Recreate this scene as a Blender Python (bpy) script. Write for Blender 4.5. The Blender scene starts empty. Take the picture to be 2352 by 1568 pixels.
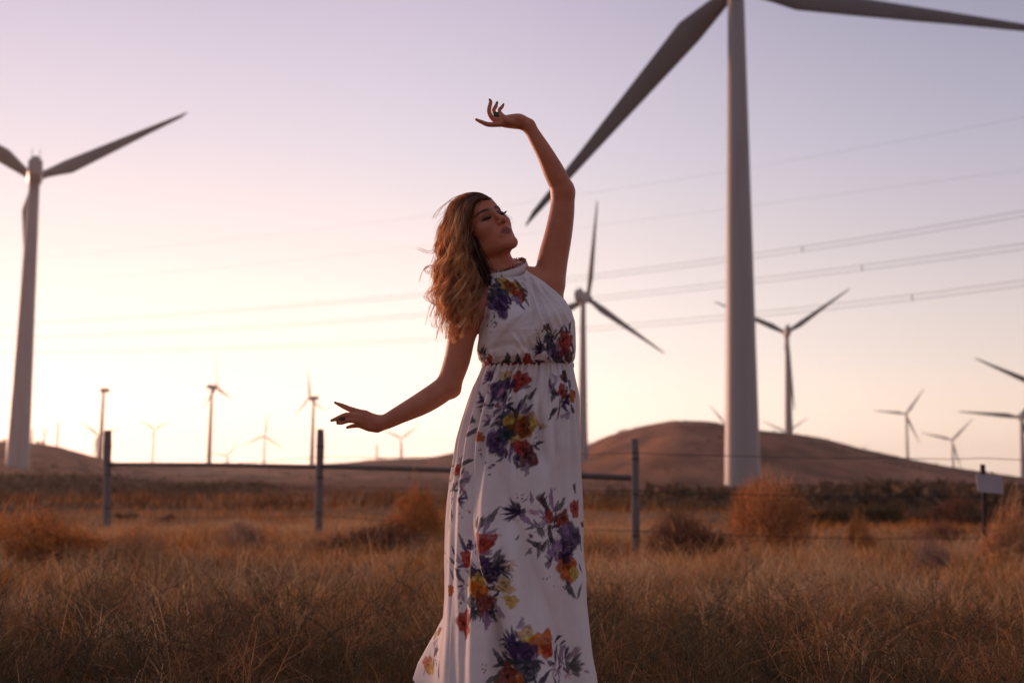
import bpy, math, random
import numpy as np
from mathutils import Vector, Matrix

rng = np.random.default_rng(7)
random.seed(7)
scene = bpy.context.scene
COL = scene.collection

# ------------------------------------------------------------------ camera
EYE = np.array([0.0, 0.0, 0.78])
FPX = 40.0 / 36.0 * 2352.0            # focal length in photo units (2352 wide)
PITCH = math.atan(306.0 / FPX)
ROLL = 0.010
Fv = np.array([0, math.cos(PITCH), math.sin(PITCH)])
U0 = np.array([0, -math.sin(PITCH), math.cos(PITCH)])
R0 = np.array([1.0, 0, 0])
Rv = R0 * math.cos(ROLL) + U0 * math.sin(ROLL)
Uv = U0 * math.cos(ROLL) - R0 * math.sin(ROLL)

cam_data = bpy.data.cameras.new('camera')
cam = bpy.data.objects.new('camera', cam_data)
COL.objects.link(cam)
cam_data.lens = 40.0
cam_data.sensor_width = 36.0
cam_data.clip_start = 0.05
cam_data.clip_end = 20000.0
cam.matrix_world = Matrix(((Rv[0], Uv[0], -Fv[0], EYE[0]),
                           (Rv[1], Uv[1], -Fv[1], EYE[1]),
                           (Rv[2], Uv[2], -Fv[2], EYE[2]),
                           (0, 0, 0, 1)))
cam_data.dof.use_dof = True
cam_data.dof.focus_distance = 3.50
cam_data.dof.aperture_fstop = 2.7
scene.camera = cam

# ------------------------------------------------------------------ world: dusk sky, glow low on the left
SUN_AZ = math.radians(-15.0)          # left of straight ahead
SUN_DIR = (math.sin(SUN_AZ), math.cos(SUN_AZ), 0.0)
world = bpy.data.worlds.new('World')
scene.world = world
world.use_nodes = True
wn, wl = world.node_tree.nodes, world.node_tree.links
wn.clear()

def s2l(c):
    return tuple(((v / 255.0) / 12.92 if v / 255.0 <= 0.04045 else ((v / 255.0 + 0.055) / 1.055) ** 2.4) for v in c)

def wramp(stops, interp='B_SPLINE'):
    r = wn.new('ShaderNodeValToRGB')
    r.color_ramp.interpolation = interp
    el = r.color_ramp.elements
    while len(el) > 1:
        el.remove(el[-1])
    for i, (p, c) in enumerate(stops):
        e = el[0] if i == 0 else el.new(p)
        e.position = p
        e.color = (*c, 1)
    return r

geo = wn.new('ShaderNodeTexCoord')
sep = wn.new('ShaderNodeSeparateXYZ'); wl.new(geo.outputs['Generated'], sep.inputs[0])
asin = wn.new('ShaderNodeMath'); asin.operation = 'ARCSINE'; wl.new(sep.outputs['Z'], asin.inputs[0])
elev = wn.new('ShaderNodeMapRange')     # -10 deg .. 90 deg -> 0 .. 1
elev.inputs['From Min'].default_value = math.radians(-10); elev.inputs['From Max'].default_value = math.radians(90)
wl.new(asin.outputs[0], elev.inputs['Value'])
flat = wn.new('ShaderNodeVectorMath'); flat.operation = 'MULTIPLY'; flat.inputs[1].default_value = (1, 1, 0)
wl.new(geo.outputs['Generated'], flat.inputs[0])
nrm = wn.new('ShaderNodeVectorMath'); nrm.operation = 'NORMALIZE'; wl.new(flat.outputs[0], nrm.inputs[0])
dot = wn.new('ShaderNodeVectorMath'); dot.operation = 'DOT_PRODUCT'; dot.inputs[1].default_value = SUN_DIR
wl.new(nrm.outputs[0], dot.inputs[0])
acs = wn.new('ShaderNodeMath'); acs.operation = 'ARCCOSINE'; wl.new(dot.outputs['Value'], acs.inputs[0])

def E(deg):
    return (deg + 10.0) / 100.0
near = wramp([(0.0, s2l((170, 120, 90))), (E(-1), (1.75, 1.48, 1.20)), (E(2), (1.48, 1.29, 1.14)), (E(6), (1.10, 0.99, 0.94)),
              (E(11), (0.90, 0.79, 0.79)), (E(16), (0.73, 0.66, 0.745)), (E(23), (0.575, 0.50, 0.635)), (E(40), (0.36, 0.33, 0.43)), (1.0, (0.22, 0.23, 0.34))], 'LINEAR')
side = wramp([(0.0, s2l((150, 110, 90))), (E(-1), (1.12, 0.86, 0.66)), (E(2), (0.98, 0.79, 0.65)), (E(6), (0.76, 0.64, 0.61)),
              (E(11), (0.57, 0.50, 0.555)), (E(16), (0.43, 0.40, 0.51)), (E(23), (0.275, 0.27, 0.38)), (E(40), (0.19, 0.19, 0.28)), (1.0, (0.22, 0.23, 0.34))], 'LINEAR')
anti = wramp([(0.0, s2l((90, 70, 70))), (E(-1), (0.28, 0.22, 0.26)), (E(6), (0.36, 0.27, 0.32)), (E(14), (0.34, 0.27, 0.33)),
              (E(25), (0.24, 0.22, 0.30)), (E(45), (0.19, 0.19, 0.28)), (1.0, (0.22, 0.23, 0.34))], 'LINEAR')
for r in (near, side, anti):
    wl.new(elev.outputs[0], r.inputs[0])
m1 = wn.new('ShaderNodeMapRange'); m1.interpolation_type = 'SMOOTHSTEP'
m1.inputs['From Min'].default_value = math.radians(6); m1.inputs['From Max'].default_value = math.radians(46)
wl.new(acs.outputs[0], m1.inputs['Value'])
m2 = wn.new('ShaderNodeMapRange'); m2.interpolation_type = 'SMOOTHSTEP'
m2.inputs['From Min'].default_value = math.radians(46); m2.inputs['From Max'].default_value = math.radians(150)
wl.new(acs.outputs[0], m2.inputs['Value'])
mixA = wn.new('ShaderNodeMix'); mixA.data_type = 'RGBA'
wl.new(m1.outputs[0], mixA.inputs['Factor']); wl.new(near.outputs[0], mixA.inputs['A']); wl.new(side.outputs[0], mixA.inputs['B'])
mixB = wn.new('ShaderNodeMix'); mixB.data_type = 'RGBA'
wl.new(m2.outputs[0], mixB.inputs['Factor']); wl.new(mixA.outputs['Result'], mixB.inputs['A']); wl.new(anti.outputs[0], mixB.inputs['B'])
# a little of the physical sky on top of the graded dusk colours
sky = wn.new('ShaderNodeTexSky'); sky.sky_type = 'NISHITA'; sky.sun_disc = False
sky.sun_elevation = math.radians(0.5); sky.sun_rotation = SUN_AZ
skym = wn.new('ShaderNodeVectorMath'); skym.operation = 'SCALE'; skym.inputs['Scale'].default_value = 0.05
wl.new(sky.outputs[0], skym.inputs[0])
add = wn.new('ShaderNodeVectorMath'); add.operation = 'ADD'
wl.new(mixB.outputs['Result'], add.inputs[0]); wl.new(skym.outputs[0], add.inputs[1])
bg = wn.new('ShaderNodeBackground'); bg.inputs['Strength'].default_value = 1.0
wl.new(add.outputs[0], bg.inputs['Color'])
wo = wn.new('ShaderNodeOutputWorld'); wl.new(bg.outputs[0], wo.inputs['Surface'])

# ------------------------------------------------------------------ sun: already at the horizon, soft and warm
sun_data = bpy.data.lights.new('sun', 'SUN')
sun_data.energy = 4.2
sun_data.angle = math.radians(10)
sun_data.color = (1.0, 0.52, 0.36)
sun = bpy.data.objects.new('sun', sun_data)
COL.objects.link(sun)
SUN_LAMP_AZ = math.radians(-46)
sd = Vector((math.sin(SUN_LAMP_AZ) * math.cos(0.07), math.cos(SUN_LAMP_AZ) * math.cos(0.07), math.sin(0.07)))
sun.rotation_euler = sd.to_track_quat('Z', 'Y').to_euler()

scene.view_settings.view_transform = 'Standard'
scene.view_settings.look = 'None'
scene.view_settings.exposure = 0.0
scene.view_settings.gamma = 1.0
scene.view_settings.use_curve_mapping = False
scene.render.engine = 'CYCLES'
scene.cycles.use_denoising = True
scene.cycles.max_bounces = 6
scene.cycles.diffuse_bounces = 3
scene.cycles.transparent_max_bounces = 8
scene.cycles.sample_clamp_indirect = 4.0
try:
    scene.cycles.denoiser = 'OPENIMAGEDENOISE'
except Exception:
    pass

# ------------------------------------------------------------------ helpers
def ray(qx, qy):
    return Fv + ((qx - 1176.0) / FPX) * Rv - ((qy - 784.0) / FPX) * Uv

def at(qx, qy, d):
    """point at depth d (metres along y) seen at photo position qx, qy (2352 x 1568 units)"""
    r = ray(qx, qy)
    return EYE + r * (d / r[1])

def proj(P):
    P = np.asarray(P, float) - EYE
    w = P @ Fv
    return 1176.0 + FPX * (P @ Rv) / w, 784.0 - FPX * (P @ Uv) / w

def tag(o, label=None, cat=None, group=None, kind=None):
    if label: o['label'] = label
    if cat: o['category'] = cat
    if group: o['group'] = group
    if kind: o['kind'] = kind
    return o

def link(o, parent=None):
    COL.objects.link(o)
    if parent is not None:
        o.parent = parent
    return o

def empty(name, loc=(0, 0, 0)):
    o = bpy.data.objects.new(name, None)
    o.location = loc
    o.empty_display_size = 0.2
    return link(o)

def npmesh(name, V, faces, smooth=True):
    """faces: list of (M,k) int arrays"""
    if isinstance(faces, np.ndarray):
        faces = [faces]
    me = bpy.data.meshes.new(name)
    V = np.ascontiguousarray(V, np.float32)
    me.vertices.add(len(V))
    me.vertices.foreach_set('co', V.ravel())
    loops = np.concatenate([f.ravel() for f in faces]).astype(np.int32)
    tot = np.concatenate([np.full(len(f), f.shape[1]) for f in faces]).astype(np.int32)
    start = np.concatenate([[0], np.cumsum(tot)[:-1]]).astype(np.int32)
    me.loops.add(len(loops))
    me.loops.foreach_set('vertex_index', loops)
    me.polygons.add(len(tot))
    me.polygons.foreach_set('loop_start', start)
    me.polygons.foreach_set('loop_total', tot)
    if smooth:
        me.polygons.foreach_set('use_smooth', np.ones(len(tot), bool))
    me.update(calc_edges=True)
    return me

def setcol(me, C, name='Col'):
    a = me.attributes.new(name, 'FLOAT_COLOR', 'POINT')
    c = np.ones((len(C), 4), np.float32)
    c[:, :3] = C
    a.data.foreach_set('color', c.ravel())

def mobj(name, me, mat, parent=None):
    o = bpy.data.objects.new(name, me)
    if mat is not None:
        me.materials.append(mat)
    return link(o, parent)

def grid_faces(nu, nv, wrap_u=False):
    """vertex index = v*nu + u"""
    u = np.arange(nu if wrap_u else nu - 1)
    v = np.arange(nv - 1)
    U, W = np.meshgrid(u, v)
    U2 = (U + 1) % nu
    return np.stack([W * nu + U, W * nu + U2, (W + 1) * nu + U2, (W + 1) * nu + U], -1).reshape(-1, 4)

class MB:
    """collects rings, boxes and tubes into one mesh"""
    def __init__(self):
        self.V, self.F, self.n = [], [], 0
    def add(self, V, F):
        self.V.append(np.asarray(V, float)); self.F.append([tuple(int(i) + self.n for i in f) for f in F]); self.n += len(V)
    def lathe(self, prof, origin=(0, 0, 0), axis='z', n=20, cap=True):
        V, F = [], []
        for (r, h) in prof:
            for k in range(n):
                a = 2 * math.pi * k / n
                p = (r * math.cos(a), r * math.sin(a), h)
                if axis == 'y': p = (p[0], p[2], -p[1])
                V.append((p[0] + origin[0], p[1] + origin[1], p[2] + origin[2]))
        for i in range(len(prof) - 1):
            for k in range(n):
                F.append((i * n + k, i * n + (k + 1) % n, (i + 1) * n + (k + 1) % n, (i + 1) * n + k))
        if cap:
            F.append(tuple(range(n))[::-1]); F.append(tuple((len(prof) - 1) * n + k for k in range(n)))
        self.add(V, F); return self
    def tube(self, P, r, n=6, cap=True):
        P = np.asarray(P, float); r = np.broadcast_to(r, (len(P),))
        V, F = [], []
        T = np.gradient(P, axis=0)
        ref = np.array([0.3, 0.2, 0.93]) if abs(T[0][2]) < 0.9 * np.linalg.norm(T[0]) else np.array([1.0, 0, 0])
        for i in range(len(P)):
            t = T[i] / (np.linalg.norm(T[i]) + 1e-12)
            a = np.cross(t, ref); a /= np.linalg.norm(a) + 1e-12
            b = np.cross(t, a)
            for k in range(n):
                th = 2 * math.pi * k / n
                V.append(P[i] + r[i] * (math.cos(th) * a + math.sin(th) * b))
        for i in range(len(P) - 1):
            for k in range(n):
                F.append((i * n + k, i * n + (k + 1) % n, (i + 1) * n + (k + 1) % n, (i + 1) * n + k))
        if cap:
            F.append(tuple(range(n))[::-1]); F.append(tuple((len(P) - 1) * n + k for k in range(n)))
        self.add(V, F); return self
    def box(self, c, s, bev=0.0):
        cx, cy, cz = c; hx, hy, hz = s[0] / 2, s[1] / 2, s[2] / 2
        V = [(cx + sx * hx, cy + sy * hy, cz + sz * hz) for sz in (-1, 1) for sy in (-1, 1) for sx in (-1, 1)]
        F = [(0, 2, 3, 1), (4, 5, 7, 6), (0, 1, 5, 4), (2, 6, 7, 3), (0, 4, 6, 2), (1, 3, 7, 5)]
        self.add(V, F); return self
    def prism(self, outline, y0, y1):
        """outline in xz, extruded along y"""
        n = len(outline)
        V = [(x, y0, z) for x, z in outline] + [(x, y1, z) for x, z in outline]
        F = [tuple(range(n)), tuple(range(2 * n - 1, n - 1, -1))] + [(i, n + i, n + (i + 1) % n, (i + 1) % n) for i in range(n)]
        self.add(V, F); return self
    def mesh(self, name, smooth=False):
        me = bpy.data.meshes.new(name)
        me.from_pydata([tuple(v) for v in np.concatenate(self.V)], [], [f for g in self.F for f in g])
        if smooth:
            me.polygons.foreach_set('use_smooth', np.ones(len(me.polygons), bool))
            try: me.set_sharp_from_angle(angle=math.radians(40))
            except Exception: pass
        me.update()
        return me
    def build(self, name, mat, parent=None, smooth=True):
        return mobj(name, self.mesh(name, smooth), mat, parent)

# ------------------------------------------------------------------ materials
MATS = {}
def mat(name, col, rough=0.7, var=0.12, scale=6.0, metal=0.0, spec=0.3, bump=0.0, bscale=None, attr=None, trans=0.0, sss=0.0, col2=None, stretch=None, sheen=0.0):
    m = bpy.data.materials.new(name); m.use_nodes = True
    nt = m.node_tree; N, L = nt.nodes, nt.links
    b = N['Principled BSDF']; out = N['Material Output']
    b.inputs['Roughness'].default_value = rough
    b.inputs['Metallic'].default_value = metal
    b.inputs['Specular IOR Level'].default_value = spec
    tc = N.new('ShaderNodeTexCoord')
    nz = N.new('ShaderNodeTexNoise'); nz.inputs['Scale'].default_value = scale; nz.inputs['Detail'].default_value = 5
    if stretch:
        mp = N.new('ShaderNodeMapping'); mp.inputs['Scale'].default_value = stretch
        L.new(tc.outputs['Object'], mp.inputs['Vector']); L.new(mp.outputs[0], nz.inputs['Vector'])
    else:
        L.new(tc.outputs['Object'], nz.inputs['Vector'])
    if sheen:
        b.inputs['Sheen Weight'].default_value = sheen; b.inputs['Sheen Roughness'].default_value = 0.35; b.inputs['Sheen Tint'].default_value = (1.0, 0.62, 0.55, 1)
    if attr:
        src = N.new('ShaderNodeAttribute'); src.attribute_name = attr
        csock = src.outputs['Color']
    else:
        mixc = N.new('ShaderNodeMix'); mixc.data_type = 'RGBA'
        mixc.inputs['A'].default_value = (*col, 1)
        mixc.inputs['B'].default_value = (*(col2 or tuple(c * 0.7 for c in col)), 1)
        mr = N.new('ShaderNodeMapRange'); mr.inputs['From Min'].default_value = 0.35; mr.inputs['From Max'].default_value = 0.7
        L.new(nz.outputs['Fac'], mr.inputs['Value']); L.new(mr.outputs[0], mixc.inputs['Factor'])
        csock = mixc.outputs['Result']
    hsv = N.new('ShaderNodeHueSaturation')
    mv = N.new('ShaderNodeMapRange'); mv.inputs['From Min'].default_value = 0.3; mv.inputs['From Max'].default_value = 0.7
    mv.inputs['To Min'].default_value = 1 - var; mv.inputs['To Max'].default_value = 1 + var
    L.new(nz.outputs['Fac'], mv.inputs['Value']); L.new(mv.outputs[0], hsv.inputs['Value'])
    L.new(csock, hsv.inputs['Color'])
    L.new(hsv.outputs[0], b.inputs['Base Color'])
    if bump:
        bn = N.new('ShaderNodeTexNoise'); bn.inputs['Scale'].default_value = bscale or scale * 6; bn.inputs['Detail'].default_value = 4
        L.new(tc.outputs['Object'], bn.inputs['Vector'])
        bp = N.new('ShaderNodeBump'); bp.inputs['Strength'].default_value = bump; bp.inputs['Distance'].default_value = 0.02
        L.new(bn.outputs['Fac'], bp.inputs['Height']); L.new(bp.outputs[0], b.inputs['Normal'])
    if sss:
        b.inputs['Subsurface Weight'].default_value = sss
        b.inputs['Subsurface Radius'].default_value = (1.0, 0.35, 0.2)
        b.inputs['Subsurface Scale'].default_value = 0.006
    if trans:
        tr = N.new('ShaderNodeBsdfTranslucent'); L.new(hsv.outputs[0], tr.inputs['Color'])
        ms = N.new('ShaderNodeMixShader'); ms.inputs[0].default_value = trans
        L.new(b.outputs[0], ms.inputs[1]); L.new(tr.outputs[0], ms.inputs[2]); L.new(ms.outputs[0], out.inputs['Surface'])
    MATS[name] = m
    return m
# ------------------------------------------------------------------ terrain
SKYL = [(-900, 1040), (-500, 1012), (-200, 1008), (0, 1015), (90, 1018), (150, 1030), (220, 1050), (260, 1062), (300, 1066), (500, 1068), (700, 1068),
        (790, 1062), (860, 1056), (920, 1052), (980, 1052), (1040, 1040), (1120, 1036), (1250, 1040), (1330, 1031), (1350, 1022), (1400, 1000), (1480, 978), (1545, 967),
        (1600, 968), (1640, 971), (1750, 990), (1850, 1000), (1900, 1010), (2000, 1035), (2100, 1057), (2200, 1074), (2352, 1096), (2700, 1112), (3300, 1100)]
RDG = [(-900, 240), (0, 250), (200, 280), (330, 430), (900, 430), (1040, 420), (1250, 410), (1350, 400), (1545, 335), (1800, 330), (2000, 345), (2352, 360), (3300, 330)]
_az, _te = [], []
for qx, qy in SKYL:
    r = ray(qx, qy)
    _az.append(math.atan2(r[0], r[1])); _te.append(r[2] / math.hypot(r[0], r[1]))
_azR = [math.atan2(ray(q, 1090)[0], ray(q, 1090)[1]) for q, _ in RDG]
_RR = [d for _, d in RDG]
_azf = np.linspace(-math.pi, math.pi, 4001)
_tef = np.interp(_azf, _az, _te)
_rrf = np.interp(_azf, _azR, _RR)
_k = np.exp(-np.linspace(-2.2, 2.2, 13) ** 2); _k /= _k.sum()
_tef = np.convolve(np.pad(_tef, 6, 'edge'), _k, 'valid')
_k2 = np.exp(-np.linspace(-2.2, 2.2, 41) ** 2); _k2 /= _k2.sum()
_rrf = np.convolve(np.pad(_rrf, 20, 'edge'), _k2, 'valid')

def sstep(a, b, x):
    t = np.clip((x - a) / (b - a), 0, 1)
    return t * t * (3 - 2 * t)

def vnoise(x, y, seed=0):
    """smooth value noise, vectorised"""
    xi = np.floor(x).astype(np.int64); yi = np.floor(y).astype(np.int64)
    fx = x - xi; fy = y - yi
    fx = fx * fx * (3 - 2 * fx); fy = fy * fy * (3 - 2 * fy)
    def h(a, b):
        n = (a * 374761393 + b * 668265263 + seed * 1442695041) & 0xFFFFFFFF
        n = ((n ^ (n >> 13)) * 1274126177) & 0xFFFFFFFF
        return ((n ^ (n >> 16)) & 0xFFFF) / 65535.0
    return (h(xi, yi) * (1 - fx) + h(xi + 1, yi) * fx) * (1 - fy) + (h(xi, yi + 1) * (1 - fx) + h(xi + 1, yi + 1) * fx) * fy

def fbm(x, y, seed=0, o=4):
    s, a, t = 0, 1.0, 0
    for i in range(o):
        s = s + a * vnoise(x * 2 ** i, y * 2 ** i, seed + i); t += a; a *= 0.5
    return s / t

def ground(x, y):
    x = np.asarray(x, float); y = np.asarray(y, float)
    r = np.hypot(x, y) + 1e-9
    az = np.arctan2(x, y)
    base = np.interp(r, [0, 5, 9, 14, 30, 100, 200], [0.0, 0.0, -0.03, -0.08, -0.2, -0.62, -0.62])
    te = np.interp(az, _azf, _tef); R = np.interp(az, _azf, _rrf)
    zR = EYE[2] + R * te
    up = sstep(0.56, 1.0, r / R)
    over = np.maximum(r - R, 0)
    z = base + (zR - base) * up - over * 0.012 * np.clip(over / 80, 0, 1)
    z = np.maximum(z, -30)
    bump = (fbm(x * 0.8, y * 0.8, 3) - 0.5) * 0.10 * sstep(4.0, 8, r) + (fbm(x * 0.05, y * 0.05, 9) - 0.5) * 2.2 * sstep(22, 50, r) * (1 - sstep(0.5, 0.75, r / R)) + (fbm(x * 0.16, y * 0.16, 19) - 0.5) * 0.7 * sstep(12, 26, r) * (1 - sstep(0.5, 0.75, r / R))
    hill = (fbm(x * 0.02, y * 0.02, 5) - 0.5) * 3.0 * up * (1 - sstep(0.8, 0.97, r / R)) + (fbm(x * 0.15, y * 0.15, 15) - 0.5) * 0.5 * up
    return z + bump + hill

GH = lambda x, y: float(ground(np.array([x]), np.array([y]))[0])

rr = np.concatenate([[0.0], np.geomspace(0.8, 60, 120), np.geomspace(61, 7000, 170)])
aa = np.concatenate([np.linspace(-math.pi, -0.72, 40, endpoint=False), np.linspace(-0.72, 0.72, 330, endpoint=False), np.linspace(0.72, math.pi, 40, endpoint=False)])
A_, R_ = np.meshgrid(aa, rr)
gx, gy = R_ * np.sin(A_), R_ * np.cos(A_)
gz = ground(gx, gy)
me = npmesh('ground', np.stack([gx, gy, gz], -1).reshape(-1, 3), grid_faces(len(aa), len(rr), True)[:, ::-1])

def ground_colour(x, y):
    r = np.hypot(x, y)
    n1 = fbm(x * 0.35, y * 0.35, 21); n2 = fbm(x * 0.06, y * 0.06, 31); n3 = fbm(x * 1.7, y * 1.7, 41)
    tan = np.array([0.36, 0.18, 0.08]); rust = np.array([0.20, 0.085, 0.034]); dark = np.array([0.075, 0.050, 0.026]); hillc = np.array([0.235, 0.098, 0.050])
    t = sstep(0.38, 0.62, n1)[..., None]
    c = rust * (1 - t) + tan * t
    c = c * (0.75 + 0.5 * n3[..., None])
    k = sstep(0.56, 0.66, n3)[..., None] * 0.55
    c = c * (1 - k) + dark * k
    # low dark scrub between the field and the hills
    xs = x / np.maximum(r, 1)
    band = sstep(26, 40, r) * (1 - sstep(60, 90, r)) * sstep(0.50, 0.64, fbm(x * 0.03 + 7, y * 0.085, 51)) * 0.55
    band = np.maximum(band, sstep(24, 34, r) * (1 - sstep(70, 100, r)) * sstep(0.06, 0.16, xs) * 0.9)
    band = np.maximum(band, sstep(45, 60, r) * (1 - sstep(110, 140, r)) * sstep(0.18, 0.26, -xs) * 0.95)
    c = c * (1 - band[..., None]) + dark * (0.8 + 0.6 * n3[..., None]) * band[..., None]
    h = (sstep(42, 85, r) * (1 - np.clip(band, 0, 1)) + sstep(110, 170, r) * np.clip(band, 0, 1))[..., None]
    hc = hillc * (0.35 + 1.25 * fbm(x * 0.07, y * 0.025, 61)[..., None]) * (0.8 + 0.4 * fbm(x * 0.4, y * 0.2, 66)[..., None])
    gul = sstep(0.60, 0.72, fbm(x * 0.02 + y * 0.012, y * 0.006, 71))[..., None] * 0.45
    hc = hc * (1 - gul) + dark * 1.6 * gul
    return c * (1 - h) + hc * h

setcol(me, ground_colour(gx.ravel(), gy.ravel()))
ground_obj = mobj('ground', me, mat('dry_ground', (0.2, 0.1, 0.06), 0.95, 0.42, 0.11, attr='Col', spec=0.05, bump=0.5, bscale=9, stretch=(1, 0.45, 1)))
tag(ground_obj, kind='structure')

# ------------------------------------------------------------------ wind turbines
white_paint = mat('turbine_paint', (0.42, 0.39, 0.38), 0.45, 0.14, 2.2, spec=0.3, col2=(0.30, 0.265, 0.25), stretch=(1, 1, 0.06))
blade_paint = mat('blade_paint', (0.20, 0.175, 0.165), 0.45, 0.05, 0.3, spec=0.2, col2=(0.16, 0.138, 0.13))
dark_metal = mat('dark_metal', (0.05, 0.05, 0.055), 0.5, 0.1, 2.0, metal=0.3)
grey_steel = mat('old_turbine_paint', (0.06, 0.05, 0.045), 0.5, 0.08, 0.3, spec=0.2)

def blade_mesh(L, chord, root_r, bulge=1):
    """blade along +x, chord in z (bulge side = -z, the clockwise side), thickness in y"""
    st = np.array([0.0, 0.03, 0.07, 0.13, 0.20, 0.28, 0.4, 0.55, 0.7, 0.85, 0.95, 0.99, 1.0])
    ch = np.interp(st, [0, 0.05, 0.2, 0.4, 0.7, 0.95, 1.0], [2 * root_r, 2 * root_r, chord, chord * 0.78, chord * 0.45, chord * 0.22, chord * 0.05])
    le = np.interp(st, [0, 0.05, 0.2, 0.5, 1.0], [root_r, root_r, root_r * 1.25, root_r * 0.9, root_r * 0.35])
    tk = np.interp(st, [0, 0.05, 0.2, 0.5, 1.0], [root_r, root_r, root_r * 0.55, root_r * 0.28, root_r * 0.05])
    tw = np.interp(st, [0, 0.2, 1.0], [0.5, 0.28, 0.0])
    n = 14; V = []
    for s, c, l, t, w in zip(st, ch, le, tk, tw):
        for k in range(n):
            a = 2 * math.pi * k / n
            z = l - c * 0.5 * (1 - math.cos(a))
            rnd = 1.0 if s < 0.06 else (0.35 + 0.65 * math.sin(min(math.pi, 0.35 + 2.6 * 0.5 * (1 + math.cos(a)))))
            y = t * math.sin(a) * rnd
            zz = z * math.cos(w) - y * math.sin(w); yy = z * math.sin(w) + y * math.cos(w)
            V.append((s * L, yy, zz))
    F = grid_faces(n, len(st), True)
    cap = np.array([[(len(st) - 1) * n + k for k in range(n)]])
    return npmesh('blade', np.array(V), [F, cap])

def turbine(base, hub, d, bl, ang, yaw, label, group, bd=3.3, old=False, blades=3, overhang=2.6, chord=2.3):
    """base, hub: photo positions; bl: blade length m; ang: image angle of first blade, degrees clockwise from right"""
    b = at(base[0], base[1], d); h = at(hub[0], hub[1], d)
    gz0 = GH(b[0], b[1])
    z0 = min(b[2], gz0) - 0.3 if d < 320 else gz0 - 0.3
    H = h[2] - z0
    root = empty('wind_turbine', (b[0], b[1], z0))
    root.rotation_euler = (0, 0, math.radians(yaw) - math.atan2(b[0], b[1]))      # yaw is measured from the line of sight
    tag(root, label, 'wind turbine', group)
    wp, bp = (grey_steel, grey_steel) if old else (white_paint, blade_paint)
    td = bd * 0.45
    nh = 1.5 if not old else 1.0
    top = H - nh * 0.95
    t = MB()
    seams = [0.0, 0.335, 0.67, 1.0]
    prof = [(bd / 2 * 1.06, 0), (bd / 2 * 1.06, 0.25), (bd / 2, 0.26)]
    for i in range(1, 4):
        f = seams[i]
        r = bd / 2 + (td / 2 - bd / 2) * f
        z = 0.26 + (top - 0.26) * f
        if i < 3:
            prof += [(r, z - 0.08), (r + 0.012, z - 0.08), (r + 0.012, z + 0.08), (r, z + 0.08)]
        else:
            prof += [(r, z)]
    t.lathe(prof, n=28)
    tow = t.build('tower', wp, root)
    # nacelle: rotor at +y end
    nl = 6.5 if not old else 4.2
    nc = MB()
    o1 = [(-nh * 0.55, -nh), (nh * 0.55, -nh), (nh * 0.72, -nh * 0.3), (nh * 0.68, nh * 0.7), (nh * 0.42, nh), (-nh * 0.42, nh), (-nh * 0.68, nh * 0.7), (-nh * 0.72, -nh * 0.3)]
    ys = [(-nl * 0.62, 0.72), (-nl * 0.55, 0.95), (nl * 0.2, 1.0), (nl * 0.36, 0.7)]
    V = []
    for y, s in ys:
        V += [(x * s, y, H + z * s) for x, z in o1]
    F = [tuple(range(8)), tuple(24 + k for k in range(7, -1, -1))]
    for i in range(3):
        for k in range(8):
            F.append((i * 8 + k, (i + 1) * 8 + k, (i + 1) * 8 + (k + 1) % 8, i * 8 + (k + 1) % 8))
    nc.add(V, F)
    nco = nc.build('nacelle', wp, root, smooth=False)
    if not old:
        MB().box((0, -nl * 0.3, H + nh * 1.12), (0.9, 1.1, nh * 0.4)).build('cooler', dark_metal, nco)
        for sx in (-0.55, 0.55):
            MB().tube([(sx, -nl * 0.5, H + nh * 0.8), (sx, -nl * 0.5, H + nh * 1.9)], 0.05).build('wind_sensor', dark_metal, nco)
    hy = nl * 0.36 + overhang * 0.35
    hr = 1.15 if not old else 0.7
    if blades:
        MB().lathe([(hr * 0.85, -hr * 0.9), (hr, -hr * 0.3), (hr, hr * 0.5), (hr * 0.7, hr * 1.1), (hr * 0.2, hr * 1.4)], origin=(0, hy, H), axis='y', n=18).build('hub', wp, root)
    rr_ = bl * 0.024
    me = blade_mesh(bl, chord, rr_)
    me.materials.append(bp)
    for k in range(blades):
        a = math.radians(ang + 120 * k)
        o = bpy.data.objects.new('blade', me)
        link(o, root)
        o.location = (0, hy, H)
        o.rotation_euler = (0, a, 0)      # x axis -> (cos a, 0, -sin a)
    return root

G1, G2 = 'large wind turbines', 'old wind turbines on the left skyline'
turbine((1706, 1132), (1689, -62), 105, 31.5, 131.5, 3, 'largest white wind turbine towering to the right of the woman, hub above the frame', G1, bd=3.35, chord=2.7)
turbine((38, 1102), (81, 398), 165, 25.6, -31, 0, 'white wind turbine at the left edge with nacelle seen from behind', G1, bd=3.3, chord=2.4)
turbine((1338, 1086), (1341, 682), 305, 27.5, 36, -24, 'wind turbine directly behind the woman with one blade pointing straight up', G1, bd=3.1, chord=2.0)
turbine((1812, 1000), (1803, 762), 380, 26.5, -35, 6, 'wind turbine on the right hilltop with two blades raised in a V', G1, bd=2.9, chord=2.0)
turbine((2352, 1097), (2348, 957), 470, 24.5, 66, 10, 'wind turbine cut by the right frame edge, standing behind the sign', G1, bd=2.9, chord=2.0)
turbine((2425, 1100), (2428, 900), 330, 23.5, -152, 0, 'wind turbine outside the right edge with a single blade reaching into view', G1, bd=2.9, chord=2.0)
turbine((2085, 1060), (2083, 950), 1250, 35, -54, 12, 'small pale wind turbine on the right slope, left of a smaller one', 'distant pale wind turbines', bd=4.2, chord=3.2)
turbine((2190, 1078), (2190, 1010), 1350, 36, -46, 12, 'small pale wind turbine low on the right slope, right of a taller one', 'distant pale wind turbines', bd=3.8, chord=3.2)
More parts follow.
